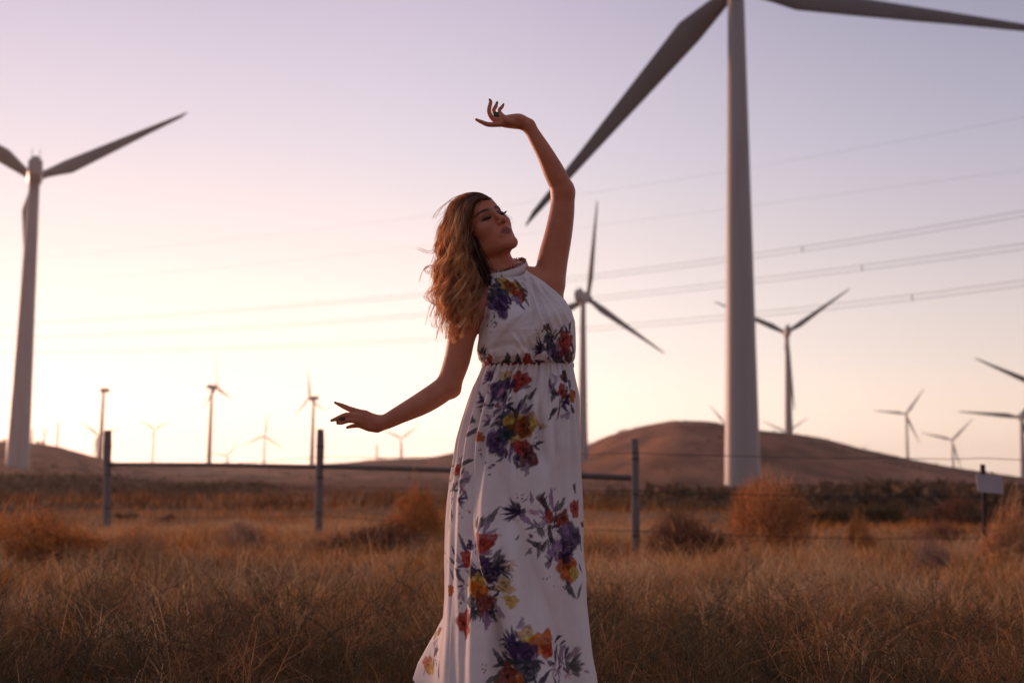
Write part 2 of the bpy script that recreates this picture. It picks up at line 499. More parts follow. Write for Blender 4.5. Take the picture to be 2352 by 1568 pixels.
turbine((1664, 1000), (1662, 972), 1500, 31, -128, 0, 'distant wind turbine hidden by the largest tower but for one blade tip', 'distant pale wind turbines', bd=3.8, chord=3.2)
turbine((1806, 1010), (1808, 992), 1600, 37, -34, 0, 'distant wind turbine behind the right hilltop, only its two upper blades showing', 'distant pale wind turbines', bd=3.8, chord=3.2)
# left skyline
turbine((230, 1052), (237, 896), 520, 15, 0, 72, 'dark turbine tower with a nacelle and no blades on the left skyline', G2, bd=2.4, old=True, blades=0)
turbine((480, 1062), (487, 888), 540, 16.5, -97, -62, 'dark turbine seen side on with its blade straight up, left skyline', G2, bd=2.3, old=True, chord=1.5)
turbine((716, 1064), (719, 914), 540, 15.5, -98, 55, 'dark turbine behind the middle fence post with one blade hanging low left', G2, bd=2.2, old=True, chord=1.4)
FG = 'faint turbines in the sunset glow'
turbine((223, 1052), (224, 1000), 1500, 28, -142, 0, 'small turbine in the glow just left of the bladeless tower', FG, bd=5.0, chord=3.6)
turbine((350, 1066), (352, 985), 2200, 33, -31, 0, 'faint turbine in the glow with blades in a shallow V', FG, bd=5.6, chord=4.0)
turbine((606, 1066), (608, 1000), 2100, 46, -86, 0, 'faint turbine in the glow with one blade up and two spread below', FG, bd=5.6, chord=4.0)
turbine((920, 1054), (918, 1006), 2000, 40, -37, 0, 'faint turbine beneath the lowered forearm near the hill slope', FG, bd=5.6, chord=4.0)
turbine((520, 1066), (521, 1046), 2300, 38, -50, 0, 'faintest low turbine beside the dark side-on turbine', FG, bd=5.0, chord=3.6)
for qx, top in ((75, 985), (103, 982), (134, 968), (866, 1020)):
    b = at(qx, 1040, 1900); t_ = at(qx, top, 1900); g = GH(b[0], b[1])
    o = MB().tube([(0, 0, 0), (0, 0, t_[2] - g + 0.3)], [2.4, 1.5], n=10).build('mast', white_paint)
    o.location = (t_[0], b[1], g - 0.3)
    lab = {75: 'faint thin mast on the left hill, nearest the big tower', 103: 'faint thin mast on the left hill, middle one of three', 134: 'tallest faint mast on the left hill',
           866: 'faint thin mast beneath the lowered hand'}[qx]
    tag(o, lab, 'mast', 'faint masts on the skyline')

# ------------------------------------------------------------------ power lines crossing the sky
cable_m = mat('cable', (0.16, 0.14, 0.15), 0.6, 0.1, 1.0, metal=0.2)
LN = [([(2352, 270), (1720, 385), (1340, 447), (700, 530), (0, 600)], 0, 'topmost single power cable crossing the sky', []),
      ([(2352, 390), (1730, 472), (1340, 522), (700, 595), (0, 655)], 0, 'second single power cable from the top', []),
      ([(2352, 490), (1740, 588), (1350, 634), (990, 676), (500, 716), (0, 746)], 1, 'upper twin power cable with a spacer, third line from the top', [1843]),
      ([(2352, 566), (1740, 644), (1350, 688), (990, 722), (500, 756), (0, 776)], 1, 'middle twin power cable with a spacer, fourth line from the top', [1980, 245]),
      ([(2352, 650), (1740, 722), (1450, 747), (960, 782), (500, 800), (0, 810)], 1, 'lowest twin power cable crossing the sky', [2095, 427])]
def line_depth(q):
    return 1.0 / (1 / 420.0 + (1 / 170.0 - 1 / 420.0) * q / 2352.0)
for pts, twin, lab, sp in LN:
    px = np.array([p[0] for p in pts][::-1], float); py = np.array([p[1] for p in pts][::-1], float)
    cf = np.polyfit(px, py, 3)
    qs = np.linspace(-500, 2800, 60)
    P = np.array([at(q, np.polyval(cf, q), line_depth(q)) for q in qs])
    root = empty('power_line', P[-1])
    tag(root, lab, 'power line', 'power lines')
    sep_ = 0.42
    for k in range(2 if twin else 1):
        Q = P - P[-1]
        if twin: Q = Q + np.array([0, 0, sep_ * (0.5 - k) * 2])
        MB().tube(Q, 0.038 if twin else 0.015, n=6).build('cable', cable_m, root)
    for q in sp:
        c = at(q, np.polyval(cf, q), line_depth(q)) - P[-1]
        MB().box(c, (0.14, 0.10, sep_ * 2 + 0.15)).build('spacer', cable_m, root)

# ------------------------------------------------------------------ fence
wood = mat('weathered_wood', (0.24, 0.215, 0.205), 0.9, 0.25, 14, bump=0.6, bscale=40, col2=(0.14, 0.12, 0.115))
pipe = mat('galvanised_pipe', (0.075, 0.065, 0.07), 0.55, 0.15, 8, metal=0.2)
wire_m = mat('fence_wire', (0.07, 0.055, 0.05), 0.6, 0.1, 20, metal=0.5)
PX = [((248, 988), (248, 1192), 19.6), ((736, 985), (733, 1232), 15.4), ((1458, 1007), (1462, 1292), 11.6)]
posts = []
fence = empty('fence', at(736, 1200, 16))
tag(fence, 'weathered post fence with pipe rail and wires behind the woman', 'fence')
f0 = np.array(fence.location)
for (t, b, d) in PX:
    T = at(*t, d); B = at(*b, d); g = GH(B[0], B[1]); B = B.copy(); 
    foot = B + (B - T) * 0.0; foot[2] = g - 0.25
    posts.append((foot, T))
    k = rng.normal(0, 0.004, (9, 3)); k[:, 2] = 0
    s = np.linspace(0, 1, 9)[:, None]
    P = foot * (1 - s) + T * s + k - f0
    pr_ = 8.8 * d / FPX
    r = np.concatenate([np.full(8, pr_), [pr_ * 0.92]]) + rng.normal(0, 0.0015, 9)
    po = MB().tube(P, r, n=14).build('post', wood, fence)
    for fz in (0.34, 0.62, 0.86):
        c = foot * (1 - fz) + T * fz - f0
        MB().tube([c + np.array([0, 0, -0.008]), c + np.array([0, 0, 0.008])], pr_ * 1.1, n=14).build('wire_wrap', wire_m, po)
def rail_pt(i, q):
    return at(*q, PX[i][2] - 0.0)
r0, r1, r2 = rail_pt(0, (248, 1066)), rail_pt(1, (735, 1072)), rail_pt(2, (1460, 1100))
for a, b, s0, s1 in ((r0, r1, 0, 0), (r1, r2, 0.01, 0)):
    s = np.linspace(0, 1, 12)[:, None]
    P = a * (1 - s) + b * s - f0
    P[:, 2] += 0.012 * np.sin(np.linspace(0, math.pi, 12)) + s0
    MB().tube(P, 0.031, n=12).build('rail', pipe, fence)
dirL = (posts[0][1] - posts[1][1]); dirL = dirL / np.linalg.norm(dirL[:2])
sign_at = at(2260, 1200, 11.3)
wp_ = [posts[0][0] + dirL * 6, posts[0][0], posts[1][0], posts[2][0], np.array([sign_at[0], sign_at[1], GH(sign_at[0], sign_at[1]) - 0.25]), None]
dr_ = wp_[4] - wp_[3]
wp_[5] = wp_[4] + dr_ * 1.2
for hgt in (0.55, 0.95, 1.33):
    Q = []
    for i in range(5):
        a, b = wp_[i].copy(), wp_[i + 1].copy()
        for s in np.linspace(0, 1, 10, endpoint=False):
            p = a * (1 - s) + b * s
            p[2] += hgt - 0.10 * s * (1 - s) + rng.normal(0, 0.004)
            p[1] -= 0.066
            Q.append(p - f0)
    MB().tube(Q, 0.0035, n=4).build('wire', wire_m, fence)

# sign on a steel post
tpost = mat('rusted_post', (0.045, 0.032, 0.028), 0.7, 0.2, 20, metal=0.2)
signm = mat('blank_sign_back', (0.44, 0.43, 0.48), 0.5, 0.10, 6, metal=0.1, col2=(0.36, 0.35, 0.39))
T = at(2257, 1066, 11.3); B = at(2265, 1302, 11.3); g = GH(B[0], B[1])
foot = B.copy(); foot[2] = min(g, B[2]) - 0.1
sroot = empty('sign_post', foot)
tag(sroot, 'small blank metal sign wired to a thin dark steel post', 'sign')
ax_ = (T - foot) / np.linalg.norm(T - foot)
MB().tube([np.zeros(3), (T - foot) * 0.5, T - foot], 0.026, n=8).build('post', tpost, sroot)
for k in range(9):
    c = ax_ * (0.25 + 0.1 * k)
    MB().box(c + np.array([0, -0.026, 0]), (0.02, 0.014, 0.03)).build('stud', tpost, sroot, smooth=False)
sc_ = at(2268, 1110, 11.3) - foot
w2, h2, cr = 0.126, 0.090, 0.020
ol = []
for sx, sz in ((1, 1), (-1, 1), (-1, -1), (1, -1)):
    for k in range(4):
        a = {(1, 1): 0, (-1, 1): 90, (-1, -1): 180, (1, -1): 270}[(sx, sz)] + 30 * k
        ol.append((sx * (w2 - cr) + cr * math.cos(math.radians(a)) + 0.012 * (sz < 0), sz * (h2 - cr) + cr * math.sin(math.radians(a)) - 0.008 * sx))
sg = MB().prism([(x + sc_[0], z + sc_[2]) for x, z in ol], sc_[1] - 0.040, sc_[1] - 0.034)
so = sg.build('sign_panel', signm, sroot, smooth=False)
for sx in (-1, 1):
    MB().tube([sc_ + np.array([sx * 0.07, -0.042, 0.085]), sc_ + np.array([sx * 0.02, -0.044, 0.12])], 0.004, n=5).build('wire_tie', wire_m, so)
# ------------------------------------------------------------------ the woman
YW = 3.53
def W(qx, qy, dy=0.0):
    return at(qx, qy, YW + dy)
PXM = 735.0

class Field:
    def __init__(self, xs, ys, zs):
        self.ax = [np.asarray(v, np.float32) for v in (xs, ys, zs)]
        self.D = np.full((len(xs), len(ys), len(zs)), 0.3, np.float32)
    def region(self, lo, hi):
        sl = []
        for a, l, h in zip(self.ax, lo, hi):
            i = max(int(np.searchsorted(a, l)) - 1, 0); j = min(int(np.searchsorted(a, h)) + 1, len(a))
            if j <= i: return None
            sl.append(slice(i, j))
        return tuple(sl)
    def pts(self, sl):
        return (self.ax[0][sl[0]][:, None, None], self.ax[1][sl[1]][None, :, None], self.ax[2][sl[2]][None, None, :])
    def blend(self, sl, d, k, sub):
        D = self.D[sl]
        if sub:
            h = np.clip(0.5 - 0.5 * (D + d) / k, 0, 1)
            self.D[sl] = D * (1 - h) - d * h + k * h * (1 - h)
        else:
            h = np.clip(0.5 + 0.5 * (D - d) / k, 0, 1)
            self.D[sl] = D * (1 - h) + d * h - k * h * (1 - h)
    def cap(self, a, b, ra, rb, k=0.01, sub=False):
        a = np.asarray(a, np.float32); b = np.asarray(b, np.float32)
        m = max(ra, rb) + k + 0.012
        sl = self.region(np.minimum(a, b) - m, np.maximum(a, b) + m)
        if sl is None: return
        X, Y, Z = self.pts(sl)
        ba = b - a; L = float(ba @ ba) + 1e-12
        t = np.clip(((X - a[0]) * ba[0] + (Y - a[1]) * ba[1] + (Z - a[2]) * ba[2]) / L, 0, 1)
        d = np.sqrt((X - a[0] - t * ba[0]) ** 2 + (Y - a[1] - t * ba[1]) ** 2 + (Z - a[2] - t * ba[2]) ** 2) - (ra + (rb - ra) * t)
        self.blend(sl, d, k, sub)
    def ell(self, c, r, M=None, k=0.01, sub=False):
        c = np.asarray(c, np.float32); r = np.asarray(r, np.float32)
        M = np.eye(3) if M is None else M            # columns are the ellipsoid axes
        m = float(max(r)) + k + 0.012
        sl = self.region(c - m, c + m)
        if sl is None: return
        X, Y, Z = self.pts(sl)
        X = X - c[0]; Y = Y - c[1]; Z = Z - c[2]
        k0 = 0; k1 = 0
        for i in range(3):
            q = (X * M[0, i] + Y * M[1, i] + Z * M[2, i]) / r[i]
            k0 = k0 + q * q; k1 = k1 + (q / r[i]) ** 2
        k0 = np.sqrt(k0); d = k0 * (k0 - 1) / np.sqrt(k1 + 1e-12)
        self.blend(sl, d, k, sub)
    def chain(self, pts, rad, k=0.01, sub=4):
        P = np.asarray(pts, float); r = np.asarray(rad, float)
        n = len(P); A = np.column_stack([P, r])
        if n > 2:                                   # Catmull-Rom through the joints
            E_ = np.vstack([2 * A[0] - A[1], A, 2 * A[-1] - A[-2]])
            out = []
            for i in range(n - 1):
                p0, p1, p2, p3 = E_[i:i + 4]
                for t in np.linspace(0, 1, sub, endpoint=False):
                    out.append(0.5 * ((2 * p1) + (p2 - p0) * t + (2 * p0 - 5 * p1 + 4 * p2 - p3) * t * t + (3 * p1 - p0 - 3 * p2 + p3) * t ** 3))
            out.append(A[-1]); A = np.array(out)
        P, r = A[:, :3], A[:, 3]
        m = r.max() + k + 0.012
        sl = self.region(P.min(0) - m, P.max(0) + m)
        T = np.full(self.D[sl].shape, 0.3, np.float32)
        o = [x.start for x in sl]
        for i in range(len(P) - 1):
            a, b = P[i].astype(np.float32), P[i + 1].astype(np.float32)
            s2 = self.region(np.minimum(a, b) - m, np.maximum(a, b) + m)
            X, Y, Z = self.pts(s2)
            ba = b - a; L = float(ba @ ba) + 1e-12
            t = np.clip(((X - a[0]) * ba[0] + (Y - a[1]) * ba[1] + (Z - a[2]) * ba[2]) / L, 0, 1)
            d = np.sqrt((X - a[0] - t * ba[0]) ** 2 + (Y - a[1] - t * ba[1]) ** 2 + (Z - a[2] - t * ba[2]) ** 2) - (r[i] + (r[i + 1] - r[i]) * t)
            q = tuple(slice(max(x.start - oo, 0), x.stop - oo) for x, oo in zip(s2, o))
            T[q] = np.minimum(T[q], d[tuple(slice(0, T[q].shape[z]) for z in range(3))])
        self.blend(sl, T, k, False)
    def extract(self):
        D = self.D; ins = D < 0
        n = D.shape
        c = [ins[i:n[0] - 1 + i, j:n[1] - 1 + j, l:n[2] - 1 + l] for i in (0, 1) for j in (0, 1) for l in (0, 1)]
        anyv = c[0].copy(); allv = c[0].copy()
        for q in c[1:]:
            anyv |= q; allv &= q
        mixed = anyv & ~allv
        I = np.argwhere(mixed); sh = mixed.shape
        flat = np.ravel_multi_index(I.T, sh)
        acc = np.zeros((len(I), 3)); cnt = np.zeros(len(I))
        co = [(i, j, l) for i in (0, 1) for j in (0, 1) for l in (0, 1)]
        for a in co:
            for ax in range(3):
                if a[ax]: continue
                b = list(a); b[ax] = 1
                ia = I + np.array(a); ib = I + np.array(b)
                va = D[ia[:, 0], ia[:, 1], ia[:, 2]]; vb = D[ib[:, 0], ib[:, 1], ib[:, 2]]
                cr = (va < 0) != (vb < 0)
                t = np.where(cr, va / (va - vb + 1e-20), 0)
                for x in range(3):
                    pa = self.ax[x][ia[:, x]]; pb = self.ax[x][ib[:, x]]
                    acc[:, x] += np.where(cr, pa + (pb - pa) * t, 0)
                cnt += cr
        V = acc / cnt[:, None]
        Fs = []
        for ax in range(3):
            s0 = [slice(1, -1)] * 3; s1 = [slice(1, -1)] * 3
            s0[ax] = slice(0, n[ax] - 1); s1[ax] = slice(1, n[ax])
            A = ins[tuple(s0)]; B = ins[tuple(s1)]
            e = np.argwhere(A != B)
            if len(e) == 0: continue
            fl = A[e[:, 0], e[:, 1], e[:, 2]]
            off = np.array([1, 1, 1]); off[ax] = 0
            e = e + off
            o1, o2 = [i for i in range(3) if i != ax]
            if ax == 1: o1, o2 = o2, o1
            q = []
            for d1, d2 in ((-1, -1), (0, -1), (0, 0), (-1, 0)):
                p = e.copy(); p[:, o1] += d1; p[:, o2] += d2
                q.append(np.searchsorted(flat, np.ravel_multi_index(p.T, sh)))
            q = np.stack(q, -1)
            q[~fl] = q[~fl][:, ::-1]
            Fs.append(q)
        return V, np.concatenate(Fs)

# head frame: h_s her left, h_f where the face points, h_u crown (camera frame right / away / up, turned into the world)
def cam2w(v):
    v = np.asarray(v, float)
    return v[0] * Rv + v[1] * Fv + v[2] * Uv
h_f = cam2w((0.46, -0.74, 0.49)); h_f /= np.linalg.norm(h_f)
h_s = cam2w((0.69, 0.68, 0.27)); h_s -= h_f * (h_s @ h_f); h_s /= np.linalg.norm(h_s)
h_u = np.cross(h_f, h_s)
HM = np.stack([h_s, -h_f, h_u], 1)                   # local (x, y, z) -> world
HS = 1.0
HO = W(1109.5, 525, 0.02)
def H(x, y, z):
    return HO + HS * (HM @ np.array([x, y, z], float))

zz = np.concatenate([np.arange(-0.01, 0.88, 0.012), np.arange(0.88, 1.99, 0.002)])
FD = Field(np.arange(-0.63, 0.27, 0.002), np.arange(YW - 0.21, YW + 0.27, 0.0024), zz)

# --- torso, hips, legs (under the dress)
sp = [W(1212, 985), W(1212, 840), W(1206, 760), W(1192, 690), W(1180, 640)]
FD.ell(W(1208, 735, 0.01), (0.098, 0.072, 0.125), None, 0.02)
FD.ell(W(1212, 840, 0.01), (0.088, 0.068, 0.09), None, 0.04)
FD.ell(W(1205, 945, 0.01), (0.118, 0.088, 0.11), None, 0.05)
for sx, kx, fx in ((-0.062, 1150, 1140), (0.062, 1250, 1262)):
    hip = W(1205, 985, 0.01) + np.array([sx, 0, 0])
    kn = W(kx, 1300, 0.0); an = W(fx, 1600, 0.02); an[2] = 0.085
    FD.chain([hip, kn, an], [0.075, 0.05, 0.036], 0.03)
    FD.cap(an + np.array([0, 0.015, -0.045]), an + np.array([0.01, -0.15, -0.062]), 0.03, 0.02, 0.03)
# --- shoulders, clavicles, chest
FD.cap(W(1192, 640, 0.02), W(1252, 650, 0.035), 0.044, 0.046, 0.03)
FD.cap(W(1165, 655, 0.01), W(1096, 694, -0.01), 0.046, 0.046, 0.03)
FD.cap(W(1262, 655, 0.03), W(1262, 730, 0.03), 0.043, 0.048, 0.03)
FD.cap(W(1110, 700, 0.0), W(1140, 770, 0.0), 0.05, 0.05, 0.03)
FD.cap(W(1200, 633, 0.0), W(1250, 640, 0.015), 0.012, 0.012, 0.02)       # collar bone
# --- neck
FD.cap(W(1170, 655, 0.03), H(0, 0.030, -0.055), 0.053, 0.050, 0.03)
FD.cap(W(1172, 640, -0.02), H(-0.062, 0.035, -0.05), 0.012, 0.014, 0.025)  # neck tendon
FD.cap(W(1150, 660, 0.03), W(1100, 690, 0.02), 0.05, 0.04, 0.04)
# --- raised arm (image right)
FD.chain([W(1262, 650, 0.035), W(1269, 600, 0.035), W(1282, 540, 0.03), W(1291, 485, 0.025), W(1293, 445, 0.02)],
         [0.050, 0.0485, 0.0440, 0.0395, 0.0365], 0.012)
FD.chain([W(1293, 445, 0.02), W(1287, 425, 0.015), W(1271, 392, 0.005), W(1251.5, 353, -0.005), W(1230.5, 317, -0.012), W(1214, 289, -0.015)],
         [0.0365, 0.0355, 0.0335, 0.0275, 0.0228, 0.0195], 0.012)
FD.cap(W(1308, 437, 0.035), W(1306, 428, 0.03), 0.0135, 0.012, 0.02)
# raised hand: palm seen edge on, fingers fanned upwards
FD.ell(W(1188, 279, -0.012), np.array([24, 0, 16.0]) / PXM + np.array([0, 0.036, 0]), None, 0.014)
FD.ell(W(1166, 279.5, -0.006), np.array([24, 0, 13.0]) / PXM + np.array([0, 0.038, 0]), None, 0.014)
FD.cap(W(1214, 289, -0.015), W(1192, 279, -0.012), 0.0195, 0.019, 0.014)
def finger(pts, rpx, k=0.006):
    FD.chain([W(*p) for p in pts], [r / PXM for r in rpx], k)
finger([(1160, 284, -0.034), (1140, 286, -0.036), (1121, 286, -0.036), (1105, 280, -0.034), (1094, 275, -0.032)], [7.5, 6.2, 5.6, 4.6, 3.2])
finger([(1156, 282, -0.016), (1137, 276, -0.018), (1124.5, 262, -0.020), (1124, 248, -0.016), (1127, 235, -0.012), (1124.5, 229, -0.010)], [8, 6.6, 5.6, 5.0, 4.4, 2.8])
finger([(1160, 277, 0.004), (1143, 268, 0.006), (1134, 255, 0.006), (1139, 244, 0.010), (1142, 235, 0.012)], [7.5, 5.6, 4.8, 4.5, 2.8])
finger([(1166, 274, 0.024), (1151, 264, 0.028), (1147, 253, 0.030), (1153, 246, 0.032), (1156.5, 239.5, 0.034)], [7, 5.2, 4.5, 4.1, 2.6])
finger([(1188, 284, -0.030), (1168, 279, -0.044), (1156, 271, -0.046), (1151.5, 262, -0.044)], [9, 7, 5.8, 4.4])     # thumb folded over the palm
# --- lowered arm (image left)
FD.chain([W(1086, 706, -0.02), W(1070, 745, -0.03), W(1060, 775, -0.035), W(1050, 825, -0.04), W(1036, 868, -0.045), W(1031, 884, -0.05)],
         [0.050, 0.046, 0.0425, 0.0405, 0.0375, 0.0365], 0.012)
FD.chain([W(1031, 884, -0.05), W(1003, 905, -0.06), W(967, 927, -0.075), W(920, 951, -0.09), W(893, 965, -0.095), W(876, 972, -0.10)],
         [0.0365, 0.037, 0.0345, 0.0275, 0.0240, 0.0220], 0.012)
FD.cap(W(1045, 899, -0.035), W(1040, 902, -0.04), 0.0125, 0.012, 0.02)
# lowered hand
FD.ell(W(856, 970, -0.10), np.array([23, 0, 19.5]) / PXM + np.array([0, 0.015, 0]), None, 0.014)
FD.ell(W(838, 964, -0.10), np.array([19, 0, 20]) / PXM + np.array([0, 0.014, 0]), None, 0.014)
FD.cap(W(866, 984, -0.097), W(850, 979, -0.097), 0.0105, 0.011, 0.012)
finger([(838, 951, -0.102), (822, 946, -0.104), (803, 939, -0.104), (785, 931, -0.100), (769, 924, -0.098)], [9, 7.6, 6.4, 5.2, 2.6])
finger([(834, 958, -0.108), (815, 955, -0.116), (795, 953.5, -0.122), (777, 960, -0.122), (761, 965.5, -0.118)], [9, 7.2, 6.4, 5.4, 3.0])
finger([(834, 968, -0.106), (817, 965.5, -0.116), (800, 965, -0.124), (785, 970, -0.124), (775, 971.5, -0.120)], [9, 6.8, 6.0, 5.0, 3.2])
finger([(842, 976, -0.100), (826, 976.5, -0.104), (810, 978, -0.106), (797, 981.5, -0.104)], [8, 5.6, 4.7, 3.0])
finger([(858, 962, -0.086), (838, 958, -0.074), (820, 957, -0.068), (806, 958, -0.066)], [10, 8, 6.8, 4.8])        # thumb, behind the fingers

# --- head
def hell(c, r, k, sub=False, rot=None):
    M = HM if rot is None else HM @ rot
    FD.ell(H(*c), np.array(r) * HS, M, k, sub)
def hcap(a, b, ra, rb, k, sub=False):
    FD.cap(H(*a), H(*b), ra * HS, rb * HS, k, sub)
hell((0, 0.020, 0.042), (0.072, 0.090, 0.078), 0.02)
hell((0, -0.028, 0.038), (0.060, 0.048, 0.056), 0.03)
hell((0, -0.022, -0.028), (0.060, 0.054, 0.062), 0.03)
hell((0, -0.026, -0.064), (0.0515, 0.050, 0.044), 0.03)
for s in (-1, 1):
    hcap((s * 0.051, 0.010, -0.048), (s * 0.046, -0.008, -0.074), 0.010, 0.0100, 0.03)
    hcap((s * 0.046, -0.008, -0.074), (s * 0.014, -0.066, -0.104), 0.0100, 0.0125, 0.03)
    hell((s * 0.040, -0.048, -0.022), (0.021, 0.023, 0.020), 0.028)
hell((0, -0.072, -0.106), (0.0165, 0.0135, 0.0155), 0.014)
hcap((-0.036, -0.064, 0.020), (0, -0.073, 0.017), 0.007, 0.007, 0.016)
hcap((0.036, -0.064, 0.020), (0, -0.073, 0.017), 0.007, 0.007, 0.016)
for s in (-1, 1):
    hell((s * 0.0325, -0.086, 0.001), (0.0165, 0.0125, 0.0105), 0.012, True)
    hell((s * 0.0320, -0.0655, -0.001), (0.0148, 0.0135, 0.0100), 0.004)
hcap((0, -0.074, 0.010), (0, -0.098, -0.029), 0.0058, 0.0085, 0.011)
hell((0, -0.1000, -0.0330), (0.0088, 0.0090, 0.0084), 0.006)
for s in (-1, 1):
    hell((s * 0.0106, -0.0890, -0.0365), (0.0062, 0.0080, 0.0064), 0.005)
    hell((s * 0.0060, -0.0965, -0.0435), (0.0038, 0.0045, 0.0030), 0.003, True)
hell((0, -0.071, -0.064), (0.026, 0.016, 0.024), 0.014)
for s in (-1, 1):
    hcap((s * 0.0215, -0.0765, -0.0665), (s * 0.006, -0.0845, -0.0620), 0.0022, 0.0028, 0.008)
    hcap((s * 0.0190, -0.0765, -0.0705), (s * 0.005, -0.0835, -0.0738), 0.0028, 0.0040, 0.008)
    hcap((s * 0.0230, -0.0815, -0.0680), (0, -0.0955, -0.0672), 0.0012, 0.0016, 0.003, True)
    # ears
    hell((s * 0.073, 0.020, -0.014), (0.009, 0.017, 0.029), 0.006)
    hell((s * 0.081, 0.015, -0.012), (0.006, 0.010, 0.019), 0.004, True)

BV, BF = FD.extract()
# keep the detail, drop the faceting
def lap(V, F, it, lam=0.5):
    a = np.concatenate([F[:, [0, 1]], F[:, [1, 2]], F[:, [2, 3]], F[:, [3, 0]]])
    a = np.concatenate([a, a[:, ::-1]])
    cnt = np.bincount(a[:, 0], minlength=len(V)).astype(float)[:, None]
    for i in range(it):
        s = np.stack([np.bincount(a[:, 0], weights=V[a[:, 1], x], minlength=len(V)) for x in range(3)], 1) / np.maximum(cnt, 1)
        V = V + (lam if i % 2 == 0 else -lam * 1.03) * (s - V)
    return V
BV = lap(BV, BF, 4)

# colours on the skin: lips, brows, eye make-up, nails
SKIN = np.array([0.53, 0.195, 0.102])
BC = np.tile(SKIN, (len(BV), 1))
BC *= (0.94 + 0.12 * fbm(BV[:, 0] * 60 + BV[:, 1] * 30, BV[:, 2] * 60, 5))[:, None]
BC *= 1 + (fbm(BV[:, 0] * 14 + 3, BV[:, 2] * 14 + BV[:, 1] * 9, 25) - 0.5)[:, None] * np.array([0.22, 0.38, 0.38])
HL = (BV - HO) @ HM / HS
isf = (np.abs(HL[:, 0]) < 0.075) & (HL[:, 1] < -0.03) & (HL[:, 2] > -0.13) & (HL[:, 2] < 0.10)
def paint(mask, colr, a):
    BC[:] = BC * (1 - (mask * a)[:, None]) + np.array(colr) * (mask * a)[:, None]
x_, y_, z_ = HL.T
face = isf.astype(float)
for s in (-1, 1):
    ex = (s * x_ - 0.032) / 0.020; 
    ez = (z_ + 0.001) 
    # smoky shadow on the lids
    paint(face * np.exp(-(ex ** 2) * 0.9 - ((z_ - 0.003) / 0.0105) ** 2) , (0.05, 0.020, 0.018), 0.85)
    # dark lash line along the lower lid edge
    lz = -0.0065 + 0.0035 * ex * ex
    paint(face * np.exp(-(ex / 0.95) ** 6 - ((z_ - lz) / 0.0032) ** 2), (0.008, 0.005, 0.005), 0.95)
    # brows
    bx = (s * x_ - 0.033) / 0.024
    bz = 0.0195 + 0.0035 * (1 - bx * bx) + 0.001 * bx
    paint(face * np.exp(-(bx) ** 6 - ((z_ - bz) / (0.0048 - 0.0016 * bx)) ** 4), (0.020, 0.008, 0.006), 0.97)
    # blush under the cheekbone
    paint(face * np.exp(-((s * x_ - 0.045) / 0.018) ** 2 - ((z_ + 0.035) / 0.016) ** 2), (0.30, 0.10, 0.07), 0.35)
    # highlight on the cheekbone, bright light painted into the skin colour
    paint(face * np.exp(-((s * x_ - 0.044) / 0.014) ** 2 - ((z_ + 0.014) / 0.008) ** 2), (0.52, 0.28, 0.20), 0.4)
lipm = face * (np.abs(x_) < 0.026) * np.exp(-((np.abs(x_) / 0.0225) ** 8)) * (
    (z_ < -0.0545 - 0.0065 * (np.abs(x_) / 0.0225) ** 1.3) & (z_ > -0.0805 + 0.0105 * (np.abs(x_) / 0.0225) ** 2)).astype(float)
paint(lipm, (0.27, 0.068, 0.045), 0.9)
paint(face * (np.abs(x_) < 0.025) * np.exp(-((z_ + 0.0672 + 0.0012 * (np.abs(x_) / 0.02)) / 0.0013) ** 2), (0.06, 0.015, 0.014), 0.8)  # shade of the groove between the lips, painted as a dark line
paint(face * np.exp(-((np.abs(x_) - 0.006) / 0.0035) ** 2 - ((z_ + 0.0435) / 0.003) ** 2) * (y_ < -0.088), (0.05, 0.015, 0.012), 0.8)
def nail(q, r, c=(0.10, 0.012, 0.03)):
    d = np.linalg.norm(BV - W(*q), axis=1)
    paint(np.clip((r - d) / 0.002, 0, 1), c, 0.9)
for q in ((1093, 274, -0.032), (1124, 229, -0.012), (1142.5, 235, 0.011), (1157, 240, 0.033), (768, 923.5, -0.099), (760, 966, -0.119), (774, 972, -0.121), (796, 982, -0.104)):
    nail(q, 0.0085)

person = empty('person', (W(1200, 1300)[0], YW, 0.0))
tag(person, 'woman in a white floral maxi dress posing with one arm raised', 'person')
PO = np.array(person.location)
skin = mat('skin', (0.36, 0.16, 0.11), 0.46, 0.05, 30, spec=0.35, attr='Col', sss=0.10, bump=0.12, bscale=420, sheen=0.10)
bme = npmesh('body', BV - PO, BF); setcol(bme, BC)
body = mobj('body', bme, skin, person)
# ------------------------------------------------------------------ dress: colours are laid on as a printed fabric
def pl(pts, y):
    p = np.array(pts, float)
    return np.interp(y, p[:, 1], p[:, 0])

PAL = dict(purple=(0.075, 0.030, 0.115), dkpurple=(0.040, 0.018, 0.065), lilac=(0.36, 0.23, 0.40), mauve=(0.42, 0.30, 0.38), red=(0.44, 0.035, 0.018), rust=(0.26, 0.045, 0.012),
           orange=(0.62, 0.15, 0.015), yellow=(0.70, 0.46, 0.10), pale=(0.74, 0.52, 0.24), slate=(0.055, 0.055, 0.075), grey=(0.13, 0.125, 0.125), navy=(0.030, 0.030, 0.085),
           teal=(0.035, 0.075, 0.095), maroon=(0.13, 0.022, 0.018), pink=(0.52, 0.25, 0.36))
CLOTH = np.array([0.84, 0.79, 0.78])
prng = np.random.default_rng(11)

